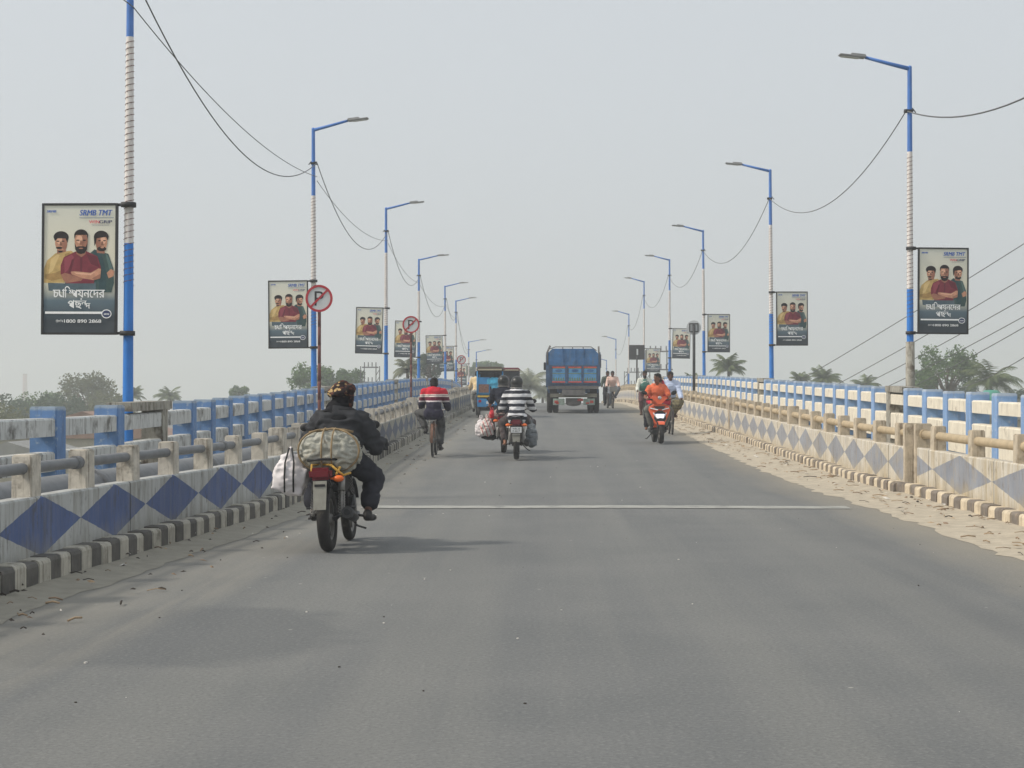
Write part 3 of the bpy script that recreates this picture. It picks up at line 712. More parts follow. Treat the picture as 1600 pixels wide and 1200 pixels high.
mb = MB(); mb.lathe([(0, 0), (.28, 0), (.28, .01), (0, .01)], (0, .07, z), 'Y', 28, False); mb.build('disc', m_signwhite, root)
mb = MB()
for sx in (-1, 1): mb.box((sx * .16, .05, z), (.035, .03, .34))
for sz in (-1, 1): mb.box((0, .05, z + sz * .155), (.285, .028, .035))
mb.build('back_frame', m_dark, root)
Y = 100; x = (995 - 845) * Y / 2600; zb = zr(Y) + .34
root = thing('square_sign', (x, Y, zb), 'dark square sign board seen from behind on a slim post', 'road sign')
z0 = 1.45 + (622 - 562) * Y / 2600 - zb
mb = MB(); mb.tube([(0, -.03, 0), (0, -.03, z0 + .2)], .05, 8); mb.build('post', m_dark, root)
mb = MB(); mb.box((0, .03, z0 + .44), (.94, .03, .88)); mb.build('board', m_dark, root)
mb = MB(); mb.box((.03, .008, z0 + .46), (.10, .012, .36)); mb.build('bracket', m_signwhite, root)
# ------------------------------------------------------------------ vehicles
m_tyre = M('tyre_rubber', h(44, 43, 42), .9, .2, 14, h(98, 92, 84), .5, bump=.3)
m_blk = M('black_plastic', h(34, 34, 36), .55, .2, 10, h(70, 66, 62), .4)
m_eng = M('engine_metal', h(70, 70, 70), .5, .25, 18, h(44, 40, 38), .6, metal=.4)
m_chrome = M('chrome', h(190, 190, 192), .25, .08, 8, metal=.85)
m_alu = M('dull_steel', h(150, 148, 144), .45, .15, 12, h(110, 100, 88), .4, metal=.5)
m_redlens = M('red_lens', h(110, 26, 36), .3, .15, 8); m_redlens2 = M('red_lens_bright', h(170, 32, 44), .25, .12, 8)
m_amber = M('amber_lens', h(232, 110, 40), .3, .1, 8)
m_plate = M('number_plate_white', h(214, 216, 216), .5, .06, 8); m_flap = M('grey_flap', h(150, 148, 138), .7, .12, 14, h(112, 104, 92), .5)
m_seat = M('black_seat', h(36, 36, 38), .6, .15, 10); m_redpaint = M('red_paint', h(150, 28, 40), .35, .12, 6)
m_orangep = M('orange_paint', h(218, 98, 60), .4, .06, 6); m_glass = M('dark_glass', h(40, 46, 52), .12, .1, 4, spec=.6)
m_rim = M('rim_grey', h(120, 118, 114), .5, .15, 12, metal=.5)
def lamp_mat(name, col, strength):
    t = NT(name); t.b.inputs['Emission Color'].default_value = (*col, 1); t.b.inputs['Emission Strength'].default_value = strength; return t.fin(col, .3)
m_lit = lamp_mat('lit_headlamp', h(225, 230, 255), 1.6)
def wheel(root, y, r, tw, spokes=5, rimmat=None, x=0):
    mb = MB(); ri = r - tw * .95
    mb.lathe([(ri - .02, -tw * .28), (ri + .012, -tw * .36), (ri + .012, tw * .36), (ri - .02, tw * .28), (ri - .02, -tw * .28)], (x, y, r), 'X', 28)
    mb.lathe([(0, -.05), (.05, -.05), (.05, .05), (0, .05)], (x, y, r), 'X', 14)
    if spokes > 12:
        for k in range(spokes):
            a = 2 * PI * k / spokes; s = .04 if k % 2 else -.04
            mb.tube([(x + s, y + .03 * math.cos(a + .6), r + .03 * math.sin(a + .6)), (x, y + ri * math.cos(a), r + ri * math.sin(a))], .0028, 4, False)
    else:
        for k in range(spokes):
            a = 2 * PI * k / spokes; mid = (ri + .04) / 2
            mb.box((x, y + mid * math.cos(a), r + mid * math.sin(a)), (.035, ri - .02, .045), Matrix.Rotation(a, 3, 'X'), .008)
    w = mb.build('wheel', rimmat or m_rim, root)
    mb = MB(); prof = [(ri, -tw * .36), (r - tw * .55, -tw * .5), (r - tw * .2, -tw * .44), (r - tw * .05, -tw * .28), (r, 0), (r - tw * .05, tw * .28), (r - tw * .2, tw * .44), (r - tw * .55, tw * .5), (ri, tw * .36), (ri, -tw * .36)]
    mb.lathe(prof, (x, y, r), 'X', 40); mb.build('tyre', m_tyre, w); return w
def arc_strip(mb, y, r, R_, a0, a1, w, th=.012, n=12):
    vs = []
    for k in range(n + 1):
        a = R(a0 + (a1 - a0) * k / n)
        for rr, ww in ((R_, w), (R_ + th, w), (R_ + th, -w), (R_, -w)): vs.append((ww, y + rr * math.cos(a), r + rr * math.sin(a)))
    mb.add(vs, [(4 * j + k, 4 * j + (k + 1) % 4, 4 * j + 4 + (k + 1) % 4, 4 * j + 4 + k) for j in range(n) for k in range(4)] + [(0, 1, 2, 3), (4 * n, 4 * n + 1, 4 * n + 2, 4 * n + 3)])
def motorcycle(loc, rotz, label, paint, plate, lean=0, group='motorcycles on the bridge'):
    t = thing('motorcycle', loc, label, 'motorcycle', group, rotz); t.rotation_euler = (0, R(lean), rotz)
    wheel(t, -.62, .305, .115, 6); wheel(t, .66, .30, .09, 6)
    mb = MB()
    for s in (-1, 1):
        mb.tube([(s * .075, -.62, .305), (s * .085, -.30, .34), (s * .09, 0, .36)], .022, 8)
        mb.tube([(s * .09, 0, .36), (s * .10, -.08, .62), (s * .09, -.45, .74), (s * .08, -.74, .78)], .018, 8)
        mb.tube([(s * .10, -.02, .70), (s * .06, .38, .88)], .02, 8); mb.tube([(s * .09, 0, .36), (s * .09, .30, .26), (s * .05, .42, .50), (s * .03, .42, .86)], .018, 8)
    mb.build('frame', m_blk, t)
    mb = MB(); mb.box((0, .12, .40), (.26, .34, .24), bev=.04); mb.box((0, .20, .58), (.17, .20, .20), Matrix.Rotation(R(-18), 3, 'X'), .03)
    for k in range(5): mb.box((0, .21, .52 + .03 * k), (.22, .25, .010), Matrix.Rotation(R(-18), 3, 'X'))
    for s in (-1, 1): mb.lathe([(0, 0), (.10, 0), (.12, .03 * 1), (.0, .035)], (s * .13 if s > 0 else -.165, .06, .38), 'X', 18)
    mb.build('engine', m_eng, t)
    mb = MB(); mb.ball((0, .20, .86), (.145, .27, .12)); mb.box((0, .05, .82), (.20, .22, .12), bev=.04); mb.build('fuel_tank', paint, t)
    mb = MB(); mb.box((0, -.30, .775), (.24, .62, .085), Matrix.Rotation(R(-3), 3, 'X'), .035); mb.build('seat', m_seat, t)
    mb = MB()
    for s in (-1, 1): mb.box((s * .115, -.20, .62), (.03, .34, .18), Matrix.Rotation(R(10), 3, 'X'), .012); mb.box((s * .11, -.60, .71), (.03, .34, .08), Matrix.Rotation(R(-14), 3, 'X'), .012)
    mb.build('side_panel', paint, t)
    mb = MB(); arc_strip(mb, -.62, .305, .335, 62, 150, .075); mb.box((0, -.82, .66), (.17, .14, .05), Matrix.Rotation(R(-25), 3, 'X'), .01); mb.build('rear_mudguard', m_blk, t)
    mb = MB(); arc_strip(mb, .66, .30, .33, 20, 150, .06); mb.build('front_mudguard', paint, t)
    mb = MB(); mb.box((0, -.865, .745), (.215, .10, .115), bev=.03); tl = mb.build('tail_light', m_redlens, t)
    for s in ((1,) if plate == 'flap' else (-1, 1)):
        mb = MB(); mb.ball((s * .165, -.86, .695), (.052, .035, .032)); mb.tube([(s * .06, -.82, .70), (s * .13, -.855, .695)], .012, 6); mb.build('indicator', m_amber, t)
    if plate == 'flap':
        mb = MB(); mb.prism([(-.066, .415), (.050, .415), (.064, .68), (-.064, .68)], .012, lambda u, w, d: (u, -.925 + d + (.68 - w) * -.12, w))
        mb.build('number_plate', m_flap, t)
        mb = MB(); mb.box((0, -.936, .64), (.10, .006, .022)); mb.build('plate_slot', m_blk, t)
    else:
        mb = MB(); mb.box((0, -.925, .60), (.215, .012, .115), bev=.004); pl = mb.build('number_plate', m_plate, t)
        mb = MB()
        for row, (txt_, zz) in enumerate((('WB 33', .606), ('P 4417', .557))):
            vs, fs = text_shape(txt_, .052); mx = max(v[0] for v in vs); mb.add([(v[0] - mx / 2, -.9335, v[1] + zz) for v in vs], fs)
        mb.build('plate_lettering', m_blk, pl)
        mb = MB(); mb.prism([(-.07, .36), (.07, .36), (.085, .53), (-.085, .53)], .012, lambda u, w, d: (u, -.915 + d, w)); mb.build('mud_flap', m_flap, t)
    for s in (-1, 1):
        mb = MB(); a, b = Vector((s * .135, -.60, .34)), Vector((s * .125, -.44, .70)); mb.tube([a, b], .016, 8); mb.tube([a.lerp(b, .62), b], .034, 10)
        pts = [a.lerp(b, .06 + .55 * k / 64) + Vector((.03 * math.cos(2 * PI * k / 8), .02 * math.sin(2 * PI * k / 8), .02 * math.sin(2 * PI * k / 8))) for k in range(65)]
        mb.tube(pts, .006, 5); mb.build('shock_absorber', m_alu, t)
    mb = MB(); mb.tube([(.16, .22, .30), (.19, -.05, .27), (.20, -.30, .30), (.21, -.72, .37)], [.024, .024, .05, .056], 14, True)
    mb.tube([(.21, -.725, .3702), (.21, -.74, .372)], .034, 12); mb.build('exhaust', m_eng, t)
    mb = MB(); mb.tube([(.21, -.745, .3725), (.21, -.75, .373)], .03, 12); mb.build('exhaust_mouth', m_blk, t)
    mb = MB(); mb.tube([(-.36, .30, .985), (-.20, .36, 1.01), (-.07, .42, .94), (.07, .42, .94), (.20, .36, 1.01), (.36, .30, .985)], .013, 8)
    for s in (-1, 1): mb.tube([(s * .25, .345, 1.0), (s * .40, .285, .982)], .019, 10); mb.tube([(s * .05, .42, .93), (s * .05, .66, .31)], .022, 8)
    mb.build('handlebar', m_blk, t)
    mb = MB(); mb.ball((0, .53, .86), (.10, .085, .11)); mb.build('headlight', m_chrome, t)
    for s in (-1, 1):
        mb = MB(); mb.tube([(s * .24, .35, 1.01), (s * .30, .34, 1.13)], .007, 6); mb.ball((s * .34, .335, 1.17), (.065, .022, .045)); mb.build('mirror', m_blk, t)
    mb = MB()
    for s in (-1, 1): mb.tube([(s * .10, .02, .31), (s * .30, .02, .275)], .013, 8); mb.tube([(s * .10, -.34, .40), (s * .24, -.38, .40)], .011, 8)
    mb.tube([(.10, .05, .30), (.20, -.10, .20), (.26, .05, .16)], .011, 8); mb.build('footrest', m_eng, t)
    mb = MB(); mb.tube([(-.12, -.45, .83), (-.14, -.72, .87), (0, -.85, .88), (.14, -.72, .87), (.12, -.45, .83)], .012, 8); mb.build('grab_rail', m_blk, t)
    return t
def bicycle(loc, rotz, label, frame_mat, basket=False, steer=0):
    t = thing('bicycle', loc, label, 'bicycle', 'bicycles on the bridge', rotz); r = .335
    wheel(t, -.52, r, .042, 28, m_rim); wheel(t, .56, r, .042, 28, m_rim)
    mb = MB(); bb = (0, -.06, .30); st = (0, -.22, .78); hd = (0, .36, .84); hb = (0, .40, .66)
    mb.tube([bb, st], .016, 8); mb.tube([st, hd], .014, 8); mb.tube([bb, hb], .016, 8); mb.tube([hb, hd, (0, .345, .92)], .018, 8)
    for s in (-1, 1): mb.tube([bb, (s * .05, -.30, .31), (s * .055, -.52, r)], .010, 6); mb.tube([st, (s * .055, -.52, r)], .009, 6); mb.tube([hb, (s * .05, .44, .62), (s * .05, .56, r)], .012, 6)
    mb.build('frame', frame_mat, t)
    mb = MB(); mb.prism([(-.015, .12), (.015, .12), (.03, .02), (.085, -.09), (.07, -.13), (-.07, -.13), (-.085, -.09), (-.03, .02)], .05, lambda u, w, d: (u, -.26 + w, .80 + d)); mb.tube([(0, -.22, .76), (0, -.24, .81)], .012, 8); mb.build('saddle', m_blk, t)
    mb = MB(); mb.tube([(-.28, .24, .96), (-.22, .34, .97), (0, .36, .95), (.22, .34, .97), (.28, .24, .96)], .011, 8); mb.tube([(0, .35, .88), (0, .36, .95)], .013, 8)
    for s in (-1, 1): mb.tube([(s * .265, .275, .963), (s * .285, .20, .957)], .017, 8)
    mb.build('handlebar', m_alu, t)
    mb = MB(); arc_strip(mb, -.52, r, .36, 55, 185, .028, .006); arc_strip(mb, .56, r, .36, 15, 130, .028, .006); mb.build('mudguard', frame_mat, t)
    mb = MB(); mb.box((0, -.54, .755), (.13, .36, .012)); 
    for s in (-1, 1): mb.tube([(s * .06, -.60, .75), (s * .06, -.53, r)], .006, 6); mb.tube([(s * .065, -.36, .765), (s * .065, -.72, .765)], .006, 6)
    mb.build('carrier', m_alu, t)
    mb = MB(); mb.lathe([(.0, 0), (.09, 0), (.09, .006), (0, .006)], (.035, -.06, .30), 'X', 20)
    mb.tube([(.06, -.06, .30), (.075, -.04, .13)], .009, 6); mb.tube([(-.06, -.06, .30), (-.075, -.08, .47)], .009, 6)
    mb.box((.115, -.04, .13), (.09, .07, .02)); mb.box((-.115, -.08, .47), (.09, .07, .02)); mb.build('crank', m_eng, t)
    if basket:
        mb = MB(); mb.box((0, .60, .86), (.32, .24, .22), bev=.02, taper=1.12); mb.build('basket', m_alu, t)
    return t
def scooter(loc, rotz, label):
    t = thing('scooter', loc, label, 'scooter', None, rotz)
    wheel(t, -.60, .25, .12, 5); wheel(t, .66, .25, .12, 5)
    mb = MB(); pr = [(-.10, .46), (.10, .46), (.17, .60), (.26, .80), (.235, .90), (.13, .95), (-.13, .95), (-.235, .90), (-.26, .80), (-.17, .60)]
    mb.prism(pr, .10, lambda u, w, d: (u, .50 + d - abs(u) * .35 - (w - .46) * .28, w)); mb.build('front_apron', m_orangep, t)
    mb = MB(); mb.prism([(-.085, .50), (.085, .50), (.15, .60), (.12, .76), (-.12, .76), (-.15, .60)], .011, lambda u, w, d: (u, .60 + d - abs(u) * .35 - (w - .46) * .28, w)); mb.build('front_panel', m_blk, t)
    mb = MB(); mb.prism([(-.15, .56), (.15, .56), (.24, .80), (.22, .93), (-.22, .93), (-.24, .80)], .05, lambda u, w, d: (u, .42 + d - abs(u) * .2 - (w - .46) * .28, w)); mb.build('leg_shield', m_blk, t)
    mb = MB(); mb.prism([(-.10, .83), (.10, .83), (.14, .90), (-.14, .90)], .012, lambda u, w, d: (u, .607 + d - abs(u) * .35 - (w - .46) * .28, w)); mb.prism([(-.10, .75), (.10, .75), (.06, .79), (-.06, .79)], .012, lambda u, w, d: (u, .607 + d - abs(u) * .35 - (w - .46) * .28, w)); mb.build('grille', m_blk, t)
    mb = MB()
    for s in (-1, 1): mb.prism([(s * .05, .80), (s * .23, .845), (s * .225, .865), (s * .05, .825)], .014, lambda u, w, d: (u, .607 + d - abs(u) * .35 - (w - .46) * .28, w)); mb.prism([(s * .03, .60), (s * .08, .60), (s * .17, .735), (s * .155, .75)], .014, lambda u, w, d: (u, .607 + d - abs(u) * .35 - (w - .46) * .28, w))
    mb.build('white_trim', m_plate, t)
    mb = MB(); mb.prism([(-.07, .62), (.07, .62), (.105, .71), (-.105, .71)], .016, lambda u, w, d: (u, .609 + d - abs(u) * .35 - (w - .46) * .28, w)); mb.build('headlight', m_lit, t)
    mb = MB(); arc_strip(mb, .66, .25, .275, 48, 130, .075, .016); mb.build('front_mudguard', m_orangep, t)
    mb = MB(); mb.prism([(-.04, .95), (.04, .95), (.20, 1.10), (.16, 1.15), (-.16, 1.15), (-.20, 1.10)], .09, lambda u, w, d: (u, .36 + d - abs(u) * .3, w)); mb.build('handlebar_cover', m_orangep, t)
    mb = MB(); mb.lathe([(0, 0), (.045, 0), (.05, -.015), (0, -.02)], (0, .47, 1.10), 'Y', 18); mb.build('round_badge', m_chrome, t)
    mb = MB(); mb.tube([(-.31, .22, 1.06), (-.15, .36, 1.06), (.15, .36, 1.06), (.31, .22, 1.06)], .018, 8)
    for s in (-1, 1): mb.tube([(s * .065, .58, .50), (s * .07, .66, .25)], .022, 8)
    mb.build('handlebar', m_blk, t)
    for s in (-1, 1):
        mb = MB(); mb.tube([(s * .22, .33, 1.08), (s * .31, .34, 1.20)], .008, 6); mb.ball((s * .36, .34, 1.225), (.075, .025, .05), Matrix.Rotation(R(-20 * s), 3, 'Y')); mb.build('mirror', m_blk, t)
    mb = MB(); mb.box((0, .18, .30), (.36, .52, .07), bev=.02); mb.build('floorboard', m_blk, t)
    mb = MB(); mb.box((0, -.42, .55), (.34, .80, .34), bev=.09, taper=.9); mb.build('rear_body', m_orangep, t)
    mb = MB(); mb.box((0, -.38, .755), (.27, .78, .09), bev=.035); mb.build('seat', m_seat, t)
    mb = MB(); mb.box((0, -.45, .30), (.30, .50, .20), bev=.05); mb.tube([(-.18, -.2, .28), (-.19, -.7, .33)], .05, 10); mb.build('engine', m_eng, t)
    mb = MB(); mb.tube([(.12, .05, .27), (.26, -.05, .10), (.30, -.05, .11)], .012, 6); mb.build('kick_stand', m_eng, t)
    return t

# ---- the blue truck ahead
def truck(loc):
    t = thing('cargo_truck', loc, 'old blue cargo truck with painted tailgate seen from behind', 'truck')
    tb = M('truck_blue', h(58, 108, 156), .7, .25, 4, h(108, 116, 126), .6, .5, bump=.3); tb2 = M('truck_blue_dark', h(66, 94, 126), .75, .25, 5, h(92, 86, 80), .7, .5, bump=.3)
    drt = M('truck_dirt', h(108, 106, 104), .9, .25, 5, h(134, 126, 114), .5); khaki = M('truck_khaki', h(116, 114, 102), .9, .2, 6, h(80, 74, 64), .6)
    tred = M('truck_red', h(200, 86, 74), .8, .2, 8, h(90, 80, 76), .5); tgreen = M('truck_green', h(112, 134, 96), .8, .3, 16, h(196, 170, 90), .6); tlb = M('truck_light_blue', h(84, 146, 192), .7, .2, 6); pale = M('truck_pale', h(150, 166, 156), .8, .25, 9, h(104, 92, 84), .6)
    mb = MB(); mb.box((0, 2.5, 1.02), (2.0, 5.0, .12)); mb.box((0, 2.6, .82), (.9, 6.6, .22)); mb.build('chassis', drt, t)
    mb = MB()
    for s in (-1, 1):
        mb.box((s * 1.01, 2.5, 1.72), (.06, 4.96, 1.28))
        for k in range(6): mb.box((s * 1.055, .25 + k * .9, 1.74), (.05, .10, 1.36))
    mb.box((0, 4.95, 1.75), (1.96, .06, 1.30)); mb.build('side_board', tb2, t)
    mb = MB(); mb.box((0, .02, 1.52), (1.94, .07, .72)); tg = mb.build('tailgate', tb2, t)
    for cx in (-.58, .06, .66):
        w = .52
        mb = MB()
        for z in (1.24, 1.815): mb.box((cx, -.026, z), (w, .02, .055))
        mb.build('red_border', tred, tg)
        mb = MB(); mb.box((cx, -.024, 1.52), (w - .02, .016, .50)); mb.build('painted_panel', tlb, tg)
        mb = MB(); mb.box((cx, -.036, 1.575), (w - .02, .008, .03)); mb.box((cx, -.036, 1.78), (w - .02, .008, .022))
        for k in range(5):
            x = cx - .19 + k * .095; mb.add([(x - .035, -.037, 1.29), (x + .035, -.037, 1.29), (x + .01, -.037, 1.42), (x - .025, -.037, 1.40)], [(0, 1, 2, 3)])
        mb.build('painted_flowers', tgreen, tg)
        mb = MB(); mb.prism([(cx + .14 * math.cos(2 * PI * k / 16), 1.685 + .055 * math.sin(2 * PI * k / 16)) for k in range(16)], .006, lambda u, w2, d: (u, -.041 + d, w2)); mb.build('painted_medallion', tb, tg)
    mb = MB(); mb.prism([(-.97, 1.90), (.97, 1.90), (1.0, 2.35), (.80, 2.56), (-.83, 2.56), (-1.0, 2.40)], .05, lambda u, w, d: (u, .03 + d, w))
    for x in (-.42, .06, .40): mb.box((x, .02, 2.22), (.03, .05, .66))
    mb.build('upper_board', tb, t)
    mb = MB(); mb.box((0, .01, 1.885), (2.02, .10, .05))
    for x in (-.29, .36): mb.box((x, -.03, 1.52), (.07, .05, .70))
    for s in (-1, 1): mb.box((s * 1.0, .0, 1.55), (.10, .14, .75))
    mb.build('tailgate_frame', tb2, t)
    mb = MB(); mb.tube([(-.93, .05, 2.55), (-.72, .05, 2.63), (.70, .05, 2.63), (.92, .05, 2.48)], .018, 8)
    for x in (-.42, -.03, .39): mb.tube([(x, .05, 2.55), (x, .05, 2.63)], .018, 6)
    mb.tube([(-1.02, .05, 1.9), (-1.03, .05, 2.42), (-.92, .05, 2.68)], .04, 8); mb.tube([(1.02, .05, 1.9), (1.0, .05, 2.65)], .035, 8); mb.tube([(1.09, .3, 1.8), (1.09, .3, 2.34)], .022, 6); mb.build('top_rail', drt, t)
    for s in (-1, 1): mb = MB(); mb.box((s * .97, .9, .98), (.05, 1.7, .36), bev=.01); mb.build('side_valance', tb2, t)
    mb = MB(); mb.box((0, .10, 1.08), (1.9, .10, .18)); mb.box((0, .3, .93), (1.3, .3, .22)); mb.build('rear_crossmember', tb2, t)
    mb = MB()
    for s in (-1, 1): mb.lathe([(0, 0), (.045, 0), (.045, -.04), (0, -.05)], (-.04 + s * .36, .05, 1.03), 'Y', 12)
    mb.build('reflector', m_chrome, t)
    mb = MB(); mb.box((0, -.02, .70), (1.86, .14, .15), bev=.01); mb.build('rear_bumper', khaki, t)
    for x in (-.58, .62): mb = MB(); mb.box((x, -.06, .45), (.46, .05, .26), bev=.01); lp = mb.build('light_board', pale, t); mb = MB(); mb.box((x + (.1 if x > 0 else -.1), -.092, .45), (.14, .02, .10)); mb.box((x - .06, -.092, .40), (.12, .02, .07)); mb.build('tail_lamp', tred, lp)
    mb = MB(); mb.box((.0, -.03, .50), (.62, .05, .20)); mb.ball((0, -.02, .38), (.30, .05, .10)); mb.build('underrun_guard', drt, t)
    mb = MB(); mb.box((.27, -.065, .53), (.22, .012, .10)); mb.build('number_plate', tred, t)
    for s in (-1, 1):
        for d in (.28, .54 - .30 * 0):
            pass
        wheel(t, .95, .46, .23, 6, drt, s * .93); wheel(t, .95, .46, .23, 6, drt, s * .695); wheel(t, 5.5, .46, .22, 6, drt, s * .86)
    for s in (-1, 1): mb = MB(); mb.box((s * .80, .38, .80), (.46, .02, .30)); mb.build('mudflap', m_blk, t)
    mb = MB(); mb.box((0, 5.75, 1.55), (2.04, 1.45, 1.5), bev=.10); cb = mb.build('cab', tb, t)
    mb = MB(); mb.box((0, 6.48, 1.85), (1.8, .03, .62), bev=.01); mb.build('windscreen', m_glass, cb)
    mb = MB(); mb.tube([(-1.0, 5.9, 2.1), (-1.12, 5.8, 2.12), (-1.12, 5.8, 1.80)], .014, 6); mb.box((-1.12, 5.79, 1.97), (.10, .05, .34), bev=.015); mb.build('wing_mirror', m_blk, t)
    return t
def erickshaw(loc, label, body, roof, group='electric rickshaws ahead'):
    t = thing('electric_rickshaw', loc, label, 'rickshaw', group)
    yel = M('rickshaw_yellow', h(214, 178, 70), .6, .1, 8); cream = M('rickshaw_cream', h(186, 176, 150), .7, .1, 8); deco = M('rickshaw_deco', h(128, 96, 82), .7, .4, 22, h(40, 50, 52), .7)
    mb = MB(); mb.box((0, .30, .54), (.92, .62, .30), bev=.02); mb.box((0, 1.25, .36), (.90, 1.5, .08), bev=.02); mb.box((0, 1.98, .62), (.80, .10, .55), bev=.03); mb.build('body', body, t)
    mb = MB(); mb.box((0, .0, .775), (.90, .05, .06)); mb.build('yellow_band', yel, t)
    mb = MB(); mb.box((-.22, .05, 1.16), (.44, .05, .60), bev=.02); br = mb.build('backrest', body, t)
    mb = MB(); mb.box((-.22, .017, 1.06), (.36, .016, .30)); mb.build('painted_panel', deco, br)
    for s in (-1, 1):
        mb = MB(); mb.tube([(s * .45, .05, .66), (s * .45, .05, 1.68)], .03, 8); mb.build('post', body, t)
        mb = MB(); mb.tube([(s * .42, 1.98, .80), (s * .43, 1.75, 1.68)], .022, 8); mb.build('post', body, t)
    mb = MB(); mb.box((0, .95, 1.76), (1.0, 2.1, .12), bev=.05); mb.box((0, .95, 1.82), (.86, 1.9, .05), bev=.02); rf = mb.build('roof', roof, t)
    mb = MB(); mb.box((0, -.105, 1.735), (.86, .02, .05)); mb.build('roof_trim', cream, rf)
    mb = MB(); mb.box((0, .42, .76), (.82, .42, .12), bev=.03); mb.box((0, 1.55, .66), (.60, .30, .12), bev=.03); mb.build('seat', m_seat, t)
    mb = MB(); mb.box((0, 1.80, 1.28), (.86, .03, .78)); mb.build('windscreen', m_glass, t)
    mb = MB()
    for s in (-1, 1): mb.box((s * .455, 1.25, 1.50), (.02, 1.0, .34))
    mb.box((0, .02, 1.62), (.86, .03, .10)); mb.build('canopy_side', m_blk, t)
    for s in (-1, 1): wheel(t, .32, .20, .09, 6, m_alu, s * .40)
    wheel(t, 2.1, .20, .09, 6, m_alu)
    mb = MB(); mb.box((0, .30, .30), (.72, .10, .10)); mb.box((0, 0.02, .36), (.7, .04, .05)); mb.build('axle', m_blk, t)
    for s in (-1, 1): mb = MB(); mb.box((s * .36, -.02, .60), (.10, .03, .09), bev=.01); mb.build('tail_light', m_redlens2, t)
    mb = MB(); mb.box((.02, -.02, .55), (.30, .02, .10)); mb.build('number_plate', m_plate, t)
    mb = MB(); mb.tube([(-.3, 1.85, 1.0), (.3, 1.85, 1.0)], .016, 6); mb.tube([(0, 1.85, 1.0), (0, 2.05, .5)], .02, 6); mb.build('handlebar', m_blk, t)
    return t
def at(px_, Y): return ((px_ - 845) * Y / 2600, Y, zr(Y))
def atg(px_, py_):
    """road point seen at a picture pixel"""
    lo, hi = 8.0, 95.0
    for _ in range(50):
        m = (lo + hi) / 2
        if 622 + (1.45 - zr(m)) * 2600 / m > py_: lo = m
        else: hi = m
    return ((px_ - 845) * lo / 2600, lo, zr(lo))
def back_wheel(px_, py_, d, rz=0):
    x, y, z = atg(px_, py_); x += d * math.tan(-rz) if rz else 0; return (x, y + d, zr(y + d))
def offs(p, rotz, dy, dx=0): return (p[0] + math.cos(rotz) * dx - math.sin(rotz) * dy, p[1] + math.sin(rotz) * dx + math.cos(rotz) * dy, zr(p[1] + math.cos(rotz) * dy))
# ------------------------------------------------------------------ people
def blob(name, mb, mat, parent, voxel=.014, smooth=6, wrinkle=0, seed=0, wscale=7):
    """fuses the collected limbs into one continuous skin"""
    o = mb.build(name, mat, None)
    m = o.modifiers.new('r', 'REMESH'); m.mode = 'VOXEL'; m.voxel_size = voxel; m.use_smooth_shade = True
    m2 = o.modifiers.new('s', 'SMOOTH'); m2.factor = .5; m2.iterations = smooth
    dg = bpy.context.evaluated_depsgraph_get(); me = bpy.data.meshes.new_from_object(o.evaluated_get(dg)); me.name = name
    o.modifiers.clear(); old = o.data; o.data = me; bpy.data.meshes.remove(old)
    me.materials.clear(); me.materials.append(mat)
    if wrinkle:
        sd_ = Vector((seed * 3.1, seed * 1.7, seed))
        for v in me.vertices:
            p = v.co; q = Vector((p.x * wscale + .5 * mnoise.noise(p * 5), p.y * wscale, p.z * wscale * 2.1)); f = .9 - 2.4 * abs(mnoise.noise(q + sd_)) + .5 * mnoise.noise(q * .6 - sd_) + .35 * mnoise.noise(p * wscale * 2.6 + sd_)
            v.co = p + v.normal * (f * wrinkle)
    for p in me.polygons: p.use_smooth = True
    o.parent = parent; return o
def ik(a, b, l1, l2, pole):
    a, b, pole = Vector(a), Vector(b), Vector(pole); d = b - a; L = min(d.length, l1 + l2 - .002); d.normalize()
    x = (l1 * l1 - l2 * l2 + L * L) / (2 * L); hh = math.sqrt(max(0, l1 * l1 - x * x))
    q = pole - d * pole.dot(d)
    if q.length < 1e-4: q = Vector((0, 1, 0))
    return a + d * x + q.normalized() * hh
SK = {}
def skin(tone): 
    c = dict(brown=h(122, 84, 64), dark=h(92, 62, 48), light=h(150, 106, 82))[tone]; return M('skin_' + tone, c, .55, .1, 20)
m_hair = M('black_hair', h(28, 25, 24), .75, .25, 30); m_eye = M('eye', h(30, 24, 22), .3, .1, 10); m_lip = M('lips', h(110, 66, 58), .5, .1, 20)
m_shoe = M('black_shoe', h(40, 38, 38), .6, .2, 10); m_sandal = M('brown_sandal', h(92, 68, 54), .7, .2, 10)
def cloth(name, col, var=.16): return M(name, col, .9, var, 9, spec=.15, bump=.25)
def striped(name, bands, period=None, dirv=2, base=0):
    """knitted bands by height: bands = [(height, colour)...] ascending"""
    t = NT(name); z = t.sep(t.coord())[dirv]; p = t.coord()
    z = t.math('ADD', z, t.math('MULTIPLY', t.math('SUBTRACT', t.noise(p, 5, 3), .5), .03))
    if period: z = t.math('MULTIPLY', t.math('FRACT', t.math('DIVIDE', t.math('SUBTRACT', z, base), period)), period)
    c = bands[0][1]
    for hz_, col in bands[1:]: c = t.mix(t.math('GREATER_THAN', z, hz_), c, col)
    t.bump(t.noise(p, 30, 4), .25, .01); return t.fin(c, .9, 0, .15)
def checked(name, a, b):
    t = NT(name); s = t.sep(t.coord()); fx = t.math('GREATER_THAN', t.math('FRACT', t.math('MULTIPLY', t.math('ADD', s[0], s[1]), 11)), .6); fz = t.math('GREATER_THAN', t.math('FRACT', t.math('MULTIPLY', s[2], 11)), .6)
    return t.fin(t.mix(t.math('MULTIPLY', t.math('ADD', fx, fz), .5), a, b), .9, 0, .15)
